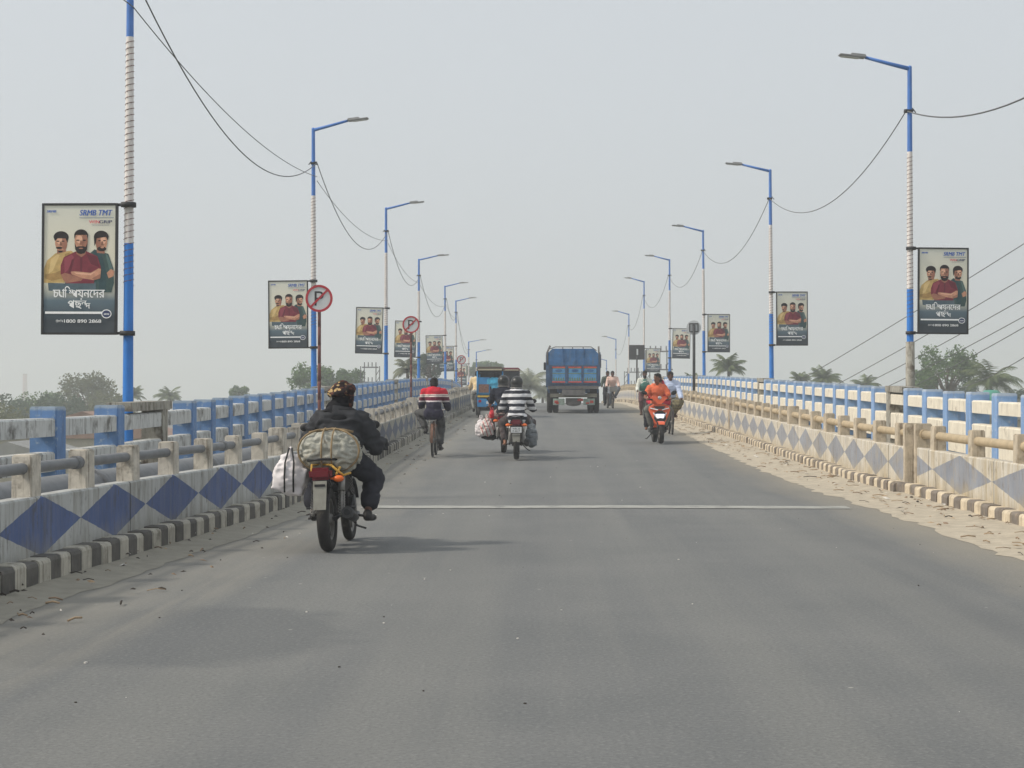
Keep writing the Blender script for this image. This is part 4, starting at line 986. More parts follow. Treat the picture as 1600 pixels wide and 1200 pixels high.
def person(label, loc, rotz, P, O):
    """P: pose (hip, chest, head, hands, feet in local metres, +Y forward); O: outfit"""
    t = thing('person', loc, label, 'person', 'people riding over the bridge', rotz)
    vx = O.get('voxel', .014); sc = O.get('scale', 1.0); sk = skin(O.get('skin', 'brown')); seed = O.get('seed', 1)
    hip = Vector((P.get('hx', 0), *P['hip'])); ch = Vector((P.get('cx', 0), *P['chest'])); hd = Vector((P.get('cx', 0) + P.get('hdx', 0), *P['head']))
    sw = O.get('sw', .185); hw = .095; yaw = Matrix.Rotation(P.get('yaw', 0), 3, 'Z') @ Matrix.Rotation(P.get('nod', 0), 3, 'X')
    A = {}
    for s in (-1, 1):
        sh = ch + Vector((s * sw, 0, 0)); ha = Vector(P['hand'][0 if s < 0 else 1]); el = ik(sh, ha, .29, .265, P.get('elbow', {}).get(s, (s * .35, -.35, -1)))
        hp = hip + Vector((s * hw, .02, -.01)); ft = Vector(P['foot'][0 if s < 0 else 1]); kn = ik(hp, ft, .43, .42, P.get('knee', {}).get(s, (s * .30, 1, .55)))
        A[s] = (sh, el, ha, hp, kn, ft)
    mb = MB()
    def torso(m, g):
        mid = hip.lerp(ch, .5)
        m.ball(hip, (.165 + g, .125 + g, .13 + g)); m.capsule(hip + Vector((0, .01, .03)), mid + Vector((0, -.01, 0)), .125 + g, .13 + g)
        m.ball(mid.lerp(ch, .55), (.165 + g, .118 + g, .19 + g)); m.ball(ch + Vector((0, 0, -.09)), (.175 + g, .112 + g, .12 + g))
        m.capsule(ch + Vector((-sw + .02, 0, -.02)), ch + Vector((sw - .02, 0, -.02)), .062 + g, .062 + g); m.capsule(ch + Vector((-.08, 0, .03)), ch + Vector((.08, 0, .03)), .06 + g * .7, .06 + g * .7)
    torso(mb, 0); neck = hd + Vector((0, -.02, -.11)); mb.capsule(ch + Vector((0, 0, .02)), neck + Vector((0, .01, .03)), .058, .054)
    hv = lambda x, y, z: hd + yaw @ Vector((x, y, z))
    mb.ball(hd + yaw @ Vector((0, -.008, .015)), (.076, .096, .105), yaw); mb.ball(hv(0, .025, -.055), (.056, .066, .066), yaw); mb.capsule(hv(0, .085, .01), hv(0, .105, -.03), .012, .017)
    for s in (-1, 1):
        mb.ball(hv(s * .077, -.005, -.01), (.012, .022, .032), yaw); sh, el, ha, hp, kn, ft = A[s]
        mb.capsule(sh, el, .050, .041); wr = ha + (el - ha).normalized() * .055; mb.capsule(el, wr, .041, .029)
        grip = P.get('grip', True); d = (ha - el).normalized(); mb.capsule(wr, ha, .030, .036); mb.ball(ha, (.042, .045, .03))
        for q in range(4):                                # four fingers folded over the bar, thumb beneath
            fx = ha + Vector((s * (-.033 + .021 * q), .035, .010)); l = (.92, 1.0, .95, .78)[q]
            mb.capsule(fx, fx + Vector((0, .034 * l, -.002)), .0105, .010, 6); mb.capsule(fx + Vector((0, .034 * l, -.002)), fx + Vector((0, .036 * l, -.030 * l)), .010, .0095, 6); mb.capsule(fx + Vector((0, .036 * l, -.030 * l)), fx + Vector((0, .012, -.046 * l)), .0095, .0085, 6)
        tb_ = ha + Vector((-s * .035, .0, -.004)); mb.capsule(tb_, tb_ + Vector((-s * .018, .030, -.014)), .012, .0105, 6); mb.capsule(tb_ + Vector((-s * .018, .030, -.014)), tb_ + Vector((-s * .006, .050, -.028)), .0105, .009, 6)
        mb.capsule(hp, kn, .083, .058); mb.capsule(kn, ft, .056, .038); mb.ball(kn.lerp(ft, .3) + Vector((0, -.02, 0)), (.052, .058, .11))
        tz = P.get('toe', {}).get(s, -.015); mb.capsule(ft + Vector((0, -.03, -.035)), ft + Vector((s * .02, .15, -.045 + tz)), .034, .028); mb.ball(ft + Vector((s * .02, .13, -.045 + tz)), (.042, .06, .026))
    blob('body', mb, sk, t, vx, 5)
    # shirt with sleeves
    mb = MB(); g = O.get('shirt_g', .020); torso(mb, g)
    if O.get('coat'): mb.ball(hip.lerp(ch, .45), (.225, .17, .27)); mb.capsule(ch + Vector((-.12, -.05, -.02)), ch + Vector((.12, -.05, -.02)), .12, .12)
    for s in (-1, 1):
        sh, el, ha, hp, kn, ft = A[s]; mb.capsule(sh, el if O.get('sleeve', 'long') == 'long' else sh.lerp(el, .72), .058 + g, .046 + g)
        if O.get('sleeve', 'long') == 'long': mb.capsule(el, el.lerp(ha, .86), .046 + g, .033 + g)
    if O.get('tail'): mb.capsule(hip + Vector((-.07, -.03, -.03)), hip + Vector((.07, -.03, -.03)), .11 + g, .11 + g)
    blob('shirt', mb, O['shirt'], t, max(vx, .016), 4, O.get('wrinkle', .011), seed)
    # legs
    mb = MB(); g = O.get('leg_g', .020)
    mb.ball(hip + Vector((0, 0, -.02)), (.17 + g, .135 + g, .12 + g))
    for s in (-1, 1):
        sh, el, ha, hp, kn, ft = A[s]; mb.capsule(hp, kn, .092 + g, .066 + g); e = O.get('leg_end', .9); mb.capsule(kn, kn.lerp(ft, e), .062 + g, .050 + g)
        if O.get('lungi'): mb.capsule(hip + Vector((0, .05, -.02)), A[-1][4].lerp(A[1][4], .5), .14, .12)
    if O.get('lungi'): mb.capsule(A[-1][4], A[1][4], .085, .085); mb.capsule(A[-1][4].lerp(A[-1][5], .35), A[1][4].lerp(A[1][5], .35), .09, .09)
    blob(O.get('leg_name', 'trousers'), mb, O['legs'], t, max(vx, .016), 4, .010, seed + 5)
    if O.get('shoes'):
        for s in (-1, 1):
            ft = A[s][5]; tz = P.get('toe', {}).get(s, -.015); mb = MB(); mb.capsule(ft + Vector((0, -.045, -.045)), ft + Vector((s * .02, .17, -.05 + tz)), .043, .036); mb.ball(ft + Vector((0, -.01, -.02)), (.048, .06, .05)); mb.ball(ft + Vector((s * .02, .14, -.05 + tz)), (.05, .075, .034))
            blob('shoe', mb, O['shoes'], t, .012, 3)
    # face and head
    if O.get('face', True):
        for s in (-1, 1):
            mb = MB(); mb.ball(hv(s * .030, .083, .015), (.013, .008, .008), yaw, 8, 6); mb.build('eye', m_eye, t)
            mb = MB(); mb.capsule(hv(s * .014, .092, .036), hv(s * .048, .078, .037), .005, .004, 6); mb.build('eyebrow', m_hair, t)
        mb = MB(); mb.ball(hv(0, .088, -.068), (.024, .008, .008), yaw, 10, 6); mb.build('mouth', m_lip, t)
        if O.get('beard'): mb = MB(); mb.ball(hv(0, .03, -.085), (.062, .068, .06), yaw); mb.ball(hv(0, .085, -.05), (.032, .016, .008), yaw); blob('beard', mb, m_hair, t, .010, 2, .004, seed)
        elif O.get('moustache'): mb = MB(); mb.ball(hv(0, .092, -.050), (.030, .010, .008), yaw); mb.build('moustache', m_hair, t)
    if O.get('hair', True):
        mb = MB(); mb.ball(hv(0, -.022, .046), (.083, .097, .086), yaw); mb.ball(hv(0, -.045, -.005), (.080, .078, .085), yaw); mb.ball(hv(.0, .035, .092), (.062, .045, .026), yaw)
        blob('hair', mb, m_hair, t, .010, 2, .009, seed, 22)
    if O.get('helmet'):
        mb = MB(); mb.ball(hv(0, -.005, .03), (.128, .150, .132), yaw); mb.ball(hv(0, -.03, -.06), (.118, .120, .10), yaw); blob('helmet', mb, O['helmet'], t, .014, 3)
        mb = MB(); mb.ball(hv(0, .05, .0), (.112, .110, .07), yaw); mb.build('visor', m_glass, t)
        mb = MB(); pts = [hv(.125 * math.cos(a), -.02 + .128 * math.sin(a), -.085) for a in [PI + PI * k / 12 for k in range(13)]]; mb.tube(pts, .010, 6); mb.build('helmet_rim', m_alu, t)
    return t, A, hd, ch, hip
MOTO = dict(hip=(-.22, .87), chest=(-.06, 1.31), head=(.0, 1.52), hand=[(-.33, .31, 1.0), (.33, .31, 1.0)], foot=[(-.24, -.02, .345), (.24, -.02, .345)], knee={-1: (-.55, 1, .5), 1: (.55, 1, .5)})
BIKE = dict(hip=(-.26, .93), chest=(-.08, 1.36), head=(-.02, 1.555), hand=[(-.275, .235, .985), (.275, .235, .985)], foot=[(-.125, -.07, .565), (.125, -.05, .225)], knee={-1: (-.55, 1, .6), 1: (.15, 1, .4)})

# --- the near rider with a tied sack
gz = -R(2.5); GA = back_wheel(513, 862, .62, gz)
motorcycle(GA, gz, 'nearest motorcycle, grey blank rear flap and dark red tail light, loaded with a tied sack', m_blk, 'flap', -2.5)
m_hood = cloth('black_hoodie', h(54, 55, 58), .25); m_dtr = cloth('dark_trousers', h(50, 51, 58), .22)
P = dict(hip=(-.10, .88), cx=.015, hx=.01, chest=(-.0, 1.235), head=(.05, 1.48), hand=[(-.36, .31, 1.0), (.375, .30, .985)], foot=[(-.235, -.06, .335), (.285, -.02, .335)], knee={-1: (-.5, 1, .5), 1: (.36, 1, .35)}, elbow={-1: (-.5, -.35, -1), 1: (.5, -.35, -1)}, yaw=-R(12))
t, A, hd, ch, hip = person('rider in a black hooded jacket and patterned headscarf on the nearest motorcycle', GA, gz, P, dict(shirt=m_hood, legs=m_dtr, shoes=m_shoe, hair=False, sw=.195, voxel=.011, shirt_g=.042, wrinkle=.020, leg_end=.72, leg_g=.040, coat=True, skin='dark', seed=3))
mb = MB(); mb.capsule(ch + Vector((-.10, -.06, .06)), ch + Vector((.11, -.05, .05)), .07, .065); mb.ball(ch + Vector((-.02, -.10, .0)), (.13, .06, .10)); mb.capsule(ch + Vector((-.06, .03, .09)), hd + Vector((0, -.01, -.08)), .095, .088); mb.ball(hd + Vector((0, .0, -.045)), (.092, .108, .085))
blob('neck_scarf', mb, cloth('black_scarf', h(33, 33, 36)), t, .012, 3, .014, 8, 9)
tt = NT('leopard_cloth'); pc = tt.coord(); vo = tt.n('ShaderNodeTexVoronoi'); tt.l(tt.mapping(pc, (1, 1, 1.6)), vo.inputs['Vector']); vo.inputs['Scale'].default_value = 24
cc = tt.sep(vo.outputs['Color']); c = tt.mix(tt.math('GREATER_THAN', cc[0], .52), h(38, 30, 32), h(88, 54, 44)); sx_ = tt.sep(pc)
c = tt.mix(tt.math('MULTIPLY', tt.math('GREATER_THAN', cc[1], .56), tt.ramp(tt.math('ADD', tt.math('MULTIPLY', sx_[0], -1), tt.math('MULTIPLY', tt.noise(pc, 8, 3), .06)), -.06, -.03)), c, h(184, 156, 110)); c = tt.mix(tt.ramp(vo.outputs['Distance'], .45, .6), c, h(40, 30, 30)); m_leo = tt.fin(c, .85, 0, .2)
mb = MB(); mb.ball(hd + Vector((0, -.01, .045)), (.108, .128, .085)); mb.capsule(hd + Vector((-.09, -.06, .02)), hd + Vector((.08, -.08, .05)), .045, .05); mb.ball(hd + Vector((.095, -.04, .06)), (.05, .06, .055)); mb.capsule(hd + Vector((.10, -.06, .03)), hd + Vector((.105, -.07, -.10)), .035, .022); mb.tube([hd + Vector((.112 * math.cos(q * PI / 8), -.01 + .132 * math.sin(q * PI / 8), .02 + .02 * math.cos(q * PI / 8))) for q in range(17)], .022, 8); mb.ball(hd + Vector((.02, -.05, .11)), (.06, .05, .035))
blob('headscarf', mb, m_leo, t, .010, 2, .004, 4, 14)
def on_bike(g, rz, x, y, z): c, s = math.cos(rz), math.sin(rz); return (g[0] + c * x - s * y, g[1] + s * x + c * y, g[2] + z)
# sack, ropes, white bag
tt = NT('sack_tarp'); pc = tt.coord(); v1 = tt.noise(pc, 7, 6, .65); v2 = tt.n('ShaderNodeTexVoronoi'); tt.l(pc, v2.inputs['Vector']); v2.inputs['Scale'].default_value = 17; v2.feature = 'DISTANCE_TO_EDGE'
c = tt.mix(tt.ramp(v1, .35, .65), h(140, 140, 128), h(176, 175, 164)); c = tt.mix(tt.math('MULTIPLY', tt.ramp(v2.outputs['Distance'], .05, .0), .35), c, h(214, 212, 202)); c = tt.mix(tt.math('MULTIPLY', tt.ramp(tt.noise(tt.mapping(pc, (1, 1, 1), (4, 2, 7)), 6, 4), .58, .66), .55), c, h(140, 112, 70)); tt.bump(v1, .6, .03); m_sack = tt.fin(c, .55, 0, .35)
so = thing('cargo_sack', on_bike(GA, gz, .012, -.56, .80), 'bulging crinkled grey sack roped behind the rider of the nearest motorcycle', 'sack', None, gz)
mb = MB(); mb.ball((0, 0, .15), (.285, .20, .195)); mb.ball((-.10, 0, .15), (.20, .19, .19)); mb.ball((.11, .0, .13), (.18, .19, .19)); sk_ = blob('sack_body', mb, m_sack, so, .012, 3, .022, 2, 9)
for v in sk_.data.vertices: v.co.z += .012 * math.sin(v.co.x * 38 + v.co.y * 20) * (1 if v.co.y < .05 else .3) * .5
m_rope = M('old_rope', h(142, 122, 92), .9, .25, 20, h(84, 72, 58), .5); mb = MB()
for x0, x1 in ((-.06, -.05), (.035, .045)):
    mb.tube([(x0 + (x1 - x0) * k / 12, -.215 * math.sin(PI * k / 12) - .01, .155 - .21 * math.cos(PI * k / 12)) for k in range(13)], .0085, 6)
for s in (-1, 1): mb.tube([(s * (.05 + .24 * math.sin(PI * k / 12)), -.21 * math.sin(PI * k / 12) ** .6 * (1 - .35 * math.sin(PI * k / 12)), .155 - .20 * math.cos(PI * k / 12)) for k in range(13)], .010, 6)
mb.tube([(-.2, -.05, .325), (-.08, -.06, .345), (.02, -.05, .36), (.13, -.06, .35), (.22, -.04, .33)], .013, 6); mb.build('rope', m_rope, so)
mb = MB(); mb.tube([(-.13, -.30, -.04), (-.15, -.18, .02), (-.08, -.12, .03), (.04, -.2, .02), (.08, -.29, .0), (.16, -.26, -.07), (.22, -.2, -.05)], .012, 6); mb.tube([(.10, -.30, -.06), (.12, -.2, .0), (.05, -.14, -.01)], .012, 6); mb.build('rope_end', M('yellow_rope', h(190, 150, 70), .9, .2, 20), so)
m_bag = M('white_bag', h(226, 220, 220), .6, .07, 5, h(168, 156, 158), .4, bump=.3)
def bag(loc, rz, w, d, hh, mat, label, strap=None, grp=None, seed=1, name='shopping_bag', tilt=0):
    o = thing(name, loc, label, 'bag', grp, rz)
    mb = MB(); mb.ball((0, 0, -hh * .62), (w * .52, d * .5, hh * .40)); mb.box((0, 0, -hh * .66), (w * .86, d * .7, hh * .55), Matrix.Rotation(tilt, 3, 'Y')); mb.capsule((-w * .16, 0, -hh * .25), (w * .16, 0, -hh * .25), d * .22, d * .22); mb.capsule((0, 0, -hh * .3), (0, 0, -hh * .02), d * .2, d * .06)
    b = blob('bag_body', mb, mat, o, .013, 4, .009 if strap else .013, seed, 11)
    if strap:
        mb = MB()
        for x in (-.035, .05): mb.tube([(x * .3, -d * .1, -.01), (x, -d * .44, -hh * .32), (x, -d * .57, -hh * .6), (x, -d * .52, -hh * .93)], .009, 6)
        mb.build('strap', strap, o)
    else:
        mb = MB()
        for y in (-.02, .02): mb.tube([(-.04, y, -.06), (-.02, y, .03), (.02, y, .03), (.04, y, -.06)], .006, 6)
        mb.build('handle', mat, o)
    return o
bag(on_bike(GA, gz, -.385, -.50, .985), gz, .34, .24, .46, m_bag, 'white cloth bag with black straps hanging left of the nearest motorcycle', m_blk, None, 5, tilt=R(14))

# --- striped-shirt rider and the black-shirt rider beyond
m_hel = M('black_helmet', h(48, 49, 48), .35, .25, 6, h(84, 84, 80), .4)
GB = back_wheel(807, 719, .62); bz = 0.0
motorcycle(GB, bz, 'motorcycle with white number plate carrying the striped-shirt rider', m_blk, 'plate', 0)
person('rider in a black and white striped shirt and black helmet', GB, bz, dict(MOTO, cx=.0, chest=(-.05, 1.31), head=(.0, 1.525)),
    dict(shirt=striped('bw_stripes', [(0, h(52, 54, 62)), (.066, h(214, 214, 216))], .132), legs=cloth('brown_grey_trousers', h(84, 76, 76)), hair=False, helmet=m_hel, shoes=None, leg_end=.80, tail=True, sw=.195, shirt_g=.028, wrinkle=.014, skin='light', seed=2))
m_greybag = M('grey_plastic', h(112, 118, 122), .4, .12, 6)
bag(on_bike(GB, bz, .30, -.30, .80), 0, .24, .20, .56, m_greybag, 'grey plastic bag hanging on the right of the striped-shirt rider', None, None, 7)
GC = back_wheel(787, 708.5, .62)
motorcycle(GC, 0, 'motorcycle half hidden behind the striped-shirt rider, red fuel tank', m_redpaint, 'plate', 0)
person('rider in a black shirt and dark helmet half hidden behind the striped one', GC, 0, dict(MOTO, cx=-.02, chest=(-.05, 1.31), head=(.0, 1.525)), dict(shirt=cloth('black_shirt', h(42, 44, 54)), legs=cloth('pale_trousers', h(150, 130, 124)), hair=False, helmet=m_hel, sleeve='short', shoes=m_shoe, shirt_g=.028, sw=.20, seed=6, skin='light'))
tt = NT('red_white_bag'); s_ = tt.sep(tt.coord()); f = tt.math('GREATER_THAN', tt.math('SINE', tt.math('MULTIPLY', tt.math('ADD', s_[0], tt.math('MULTIPLY', s_[2], .35)), 75)), .80)
m_rwb = tt.fin(tt.mix(f, h(222, 214, 208), h(196, 96, 92)), .5, 0, .3)
bag(on_bike(GC, 0, -.36, -.42, .80), R(8), .30, .20, .44, m_rwb, 'red and white striped carrier bag hanging left of the black-shirt rider', None, 'carrier bags on the far motorcycle', 9)
bag(on_bike(GC, 0, -.50, -.28, .78), R(-10), .26, .18, .44, m_bag, 'white carrier bag beside the striped carrier bag, left of the black-shirt rider', None, 'carrier bags on the far motorcycle', 12)
bag(on_bike(GC, 0, -.26, -.50, .95), 0, .10, .10, .20, M('red_plastic', h(206, 50, 60), .4, .12, 8), 'small red plastic bag tucked above the striped carrier bag', None, None, 14)
bag(on_bike(GC, 0, -.34, -.15, .62), 0, .36, .26, .34, m_blk, 'dark bundle slung low under the white carrier bag', None, None, 15, 'dark_bundle')

# --- cyclists
m_bikeb = M('bicycle_black', h(48, 42, 40), .6, .25, 12, h(120, 84, 62), .6); m_bikebr = M('bicycle_brown', h(112, 82, 66), .6, .25, 12, h(150, 120, 92), .5)
GD = back_wheel(676, 715, .52)
bicycle(GD, 0, 'rusty bicycle ridden by the man in the red and maroon sweater', m_bikebr)
sweater = striped('sweater_bands', [(0, h(44, 42, 58)), (1.135, h(206, 196, 196)), (1.165, h(98, 38, 56)), (1.24, h(226, 214, 206)), (1.262, h(98, 38, 56)), (1.27, h(226, 214, 206)), (1.295, h(196, 44, 60))])
person('cyclist in a red, white and maroon banded sweater by the left wall', GD, 0, dict(BIKE, chest=(-.10, 1.345), head=(-.04, 1.515), hip=(-.26, .91), foot=[(-.17, -.07, .565), (.125, -.05, .225)], knee={-1: (-.75, 1, .55), 1: (.15, 1, .4)}), dict(shirt=sweater, legs=cloth('grey_trousers', h(78, 78, 78)), tail=True, shoes=m_shoe, skin='dark', leg_end=.82, sw=.19, shirt_g=.026, seed=11, wrinkle=.012))
GE = back_wheel(745, 649.5, .52)
bicycle(GE, 0, 'bicycle ridden close to the left wall beside the blue rickshaw', m_bikeb)
person('cyclist in a cream shirt and grey trousers beside the blue rickshaw', GE, 0, dict(BIKE, foot=[(-.125, -.03, .225), (.125, -.08, .56)], knee={-1: (-.3, 1, .4), 1: (.4, 1, .6)}), dict(shirt=cloth('cream_shirt', h(222, 198, 156)), legs=cloth('light_grey_trousers', h(158, 158, 152)), shoes=m_shoe, skin='dark', seed=13, voxel=.018))
GF = back_wheel(1050, 680, .56)
bicycle(GF, PI, 'bicycle coming towards the camera next to the orange scooter', m_bikeb)
person('oncoming cyclist in a white-blue shirt and checked lungi beside the orange scooter', GF, PI, dict(BIKE, chest=(-.10, 1.40), head=(-.04, 1.60)), dict(shirt=cloth('pale_blue_shirt', h(186, 198, 222), .08), legs=checked('lungi_check', h(126, 118, 90), h(86, 80, 66)), leg_name='lungi', lungi=True, leg_end=.5, shoes=m_sandal, skin='dark', moustache=True, seed=15, shirt_g=.03, sleeve='long'))
GG = back_wheel(1009, 655, .56)
bicycle(GG, PI, 'bicycle behind the orange scooter, ridden by the bearded man', m_bikeb)
t, A, hd, ch, hip = person('bearded cyclist in a green vest over white sleeves behind the orange scooter', GG, PI, dict(BIKE, head=(-.02, 1.58)), dict(shirt=cloth('white_sleeves', h(208, 210, 200), .08), legs=cloth('maroon_lungi', h(96, 66, 66)), shoes=m_sandal, skin='dark', beard=True, seed=17, voxel=.018, leg_end=.6))
mb = MB(); mb.ball(ch + Vector((0, -.02, -.14)), (.215, .165, .22)); mb.ball(hip.lerp(ch, .35), (.20, .165, .20)); blob('vest', mb, cloth('green_vest', h(76, 120, 110)), t, .018, 3, .008, 2)
GH = back_wheel(958, 638.5, .56)
bicycle(GH, PI, 'bicycle with a front basket ridden by the man in the pink shirt', m_bikeb, True)
person('oncoming cyclist in a pale pink shirt right of the truck', GH, PI, BIKE, dict(shirt=cloth('pink_shirt', h(222, 190, 176), .08), legs=cloth('grey_blue_trousers', h(120, 126, 134)), shoes=m_shoe, skin='dark', seed=19, voxel=.02))
GI = offs(at(949.5, 75.5), 0, 0)
bicycle(GI, PI, 'bicycle nearest the truck, its rider in dark green', m_bikeb)
person('oncoming cyclist in a dark green shirt just right of the truck', GI, PI, BIKE, dict(shirt=cloth('dark_green_shirt', h(74, 84, 76)), legs=cloth('black_trousers', h(44, 44, 50)), shoes=m_shoe, skin='dark', seed=21, voxel=.02))

# --- oncoming orange scooter
GS = atg(1030, 694); GS = (GS[0], GS[1] + .66, zr(GS[1] + .66)); szr = PI + R(3)
scooter(GS, szr, 'orange scooter with its headlamp lit, coming towards the camera')
person('scooter rider in an orange polo shirt looking to the side', GS, szr, dict(hip=(-.22, .88), chest=(-.10, 1.36), head=(-.04, 1.575), hand=[(-.275, .25, 1.075), (.275, .25, 1.075)], foot=[(-.15, .14, .42), (.16, .12, .42)], yaw=-R(48), elbow={-1: (-.6, -.3, -.9), 1: (.6, -.3, -.9)}, knee={-1: (-.5, .8, .6), 1: (.5, .8, .6)}),
    dict(shirt=cloth('orange_polo', h(224, 116, 80), .14), legs=cloth('grey_jeans', h(112, 112, 106)), sleeve='short', shoes=m_shoe, skin='brown', moustache=True, seed=23, sw=.175, shirt_g=.018))
t, A, hd, ch, hip = person('passenger wrapped in red cloth behind the orange-shirt scooter rider', GS, szr, dict(hip=(-.58, .87), hx=-.04, cx=-.13, chest=(-.50, 1.25), head=(-.44, 1.43), hand=[(-.13, -.38, .95), (.09, -.38, .95)], foot=[(-.24, -.26, .40), (.24, -.26, .40)]), dict(shirt=cloth('red_cloth', h(180, 48, 66)), legs=m_dtr, sw=.17, seed=25, skin='brown'))
mb = MB(); mb.ball(hd + Vector((0, -.03, .02)), (.10, .11, .12)); mb.ball(hd + Vector((0, -.03, -.10)), (.11, .10, .09)); blob('head_shawl', mb, cloth('red_shawl', h(186, 52, 72)), t, .014, 3, .012, 5)

# --- truck and electric rickshaws
truck(offs(at(896, 66), 0, 0))
GR = at(765.5, 60)
m_rb = M('rickshaw_blue', h(56, 136, 190), .55, .12, 6, h(90, 110, 120), .4); m_rroof = M('rickshaw_roof', h(98, 88, 78), .8, .2, 6, h(140, 130, 110), .5)
erickshaw(GR, 'blue electric rickshaw seen from behind with yellow band and brown roof', m_rb, m_rroof)
person('rickshaw passenger in a turquoise shirt with his back to the camera', GR, 0, dict(hx=.22, cx=.16, hip=(.16, .90), chest=(.06, 1.36), head=(.10, 1.535), hand=[(.0, .36, 1.0), (.36, .34, .98)], foot=[(.12, .72, .48), (.30, .72, .48)]), dict(shirt=cloth('turquoise_shirt', h(76, 170, 204), .08), legs=m_dtr, shoes=m_shoe, skin='dark', seed=27, voxel=.018, sleeve='short'))
erickshaw(at(796, 77), 'second electric rickshaw with a maroon roof, mostly hidden behind the helmets', M('rickshaw_dark', h(70, 60, 66), .7, .15, 6), M('rickshaw_maroon', h(122, 52, 62), .6, .15, 8))
# ------------------------------------------------------------------ trees, palms, far structures
def leaf_mat(name, a, b, trans=.25):
    t = NT(name); p = t.coord(); n = t.noise(p, .9, 4, .6); n2 = t.noise(p, 9, 2)
    c = t.mix(t.ramp(n, .35, .65), a, b); c = t.mix(t.math('MULTIPLY', n2, .3), c, tuple(k * 1.5 for k in b))
    t.b.inputs['Transmission Weight'].default_value = 0
    m = t.fin(c, .7, 0, .2); tr = t.n('ShaderNodeBsdfTranslucent'); t.l(c, tr.inputs[0]); mx = t.n('ShaderNodeMixShader'); mx.inputs[0].default_value = trans
    t.l(t.b.outputs[0], mx.inputs[1]); t.l(tr.outputs[0], mx.inputs[2]); t.l(mx.outputs[0], t.o.inputs['Surface']); return m
m_leafA = leaf_mat('leaf_green', h(58, 84, 48), h(96, 122, 66)); m_leafB = leaf_mat('leaf_olive', h(66, 74, 46), h(104, 108, 66)); m_leafC = leaf_mat('leaf_dark', h(40, 60, 44), h(66, 88, 58)); m_palm = leaf_mat('palm_leaf', h(62, 80, 52), h(108, 118, 76)); m_palmd = leaf_mat('palm_leaf_grey', h(92, 100, 84), h(150, 152, 128))
m_bark = M('bark', h(96, 82, 66), .95, .25, 6, h(60, 52, 44), .5, bump=.5)
GZ = -6.8
def tree(name, px_, ptop, pw, Y, label, leaf, shape='round', dens=1.0, leafs=.16, trunk=True, seed=1, grp='trees beyond the bridge', zbot=None):
    rg = random.Random(seed); x = (px_ - 845) * Y / 2600; ztop = 1.45 + (622 - ptop) * Y / 2600; rw = pw / 2 * Y / 2600
    t = thing(name, (x, Y, GZ), label, 'tree', grp); H = ztop - GZ; rh = rw * (.62 if shape == 'flat' else .85 if shape == 'round' else 1.15); rh = min(rh, H * .48); cz = H - rh
    lobes = []
    nl = int(13 * dens) + 9
    for k in range(nl):
        a = rg.uniform(0, 2 * PI); el_ = rg.uniform(-.55, 1.0); rr = rg.uniform(.55, .80)
        c = Vector((math.cos(a) * math.cos(el_) * rw * rr, math.sin(a) * math.cos(el_) * rw * rr, cz + math.sin(el_) * rh * rr)); lobes.append((c, rg.uniform(.22, .38) * rw))
    mb = MB()
    mb.tube([(0, 0, 0), (rg.uniform(-.2, .2), 0, cz * .5), (0, 0, cz + rh * .3)], [max(.16, rw * .075), max(.12, rw * .055), .05], 8)
    for c, r in lobes: s0 = Vector((0, 0, cz - rh * rg.uniform(.3, .8))); mid = s0.lerp(c, .5) + Vector((0, 0, .05 * rw)); mb.tube([s0, mid, c], [max(.07, rw * .03), max(.045, rw * .018), .02], 5)
    mb.build('trunk', m_bark, t)
    mb = MB(); ls = leafs
    for c, r in lobes:
        for k in range(int(170 * dens)):
            d = Vector((rg.gauss(0, 1), rg.gauss(0, 1), rg.gauss(0, .8))).normalized() * r * rg.uniform(.35, 1.08) ** .6; p = c + d
            u = Vector((rg.uniform(-1, 1), rg.uniform(-1, 1), rg.uniform(-.7, .7))).normalized(); w = u.cross(Vector((rg.uniform(-1, 1), rg.uniform(-1, 1), rg.uniform(-1, 1)))).normalized(); q = ls * rg.uniform(.6, 1.5) * (rw / 4) ** .5
            mb.add([p - u * q, p + w * q * .6, p + u * q, p - w * q * .6], [(0, 1, 2, 3)])
    mb.build('crown', leaf, t); return t
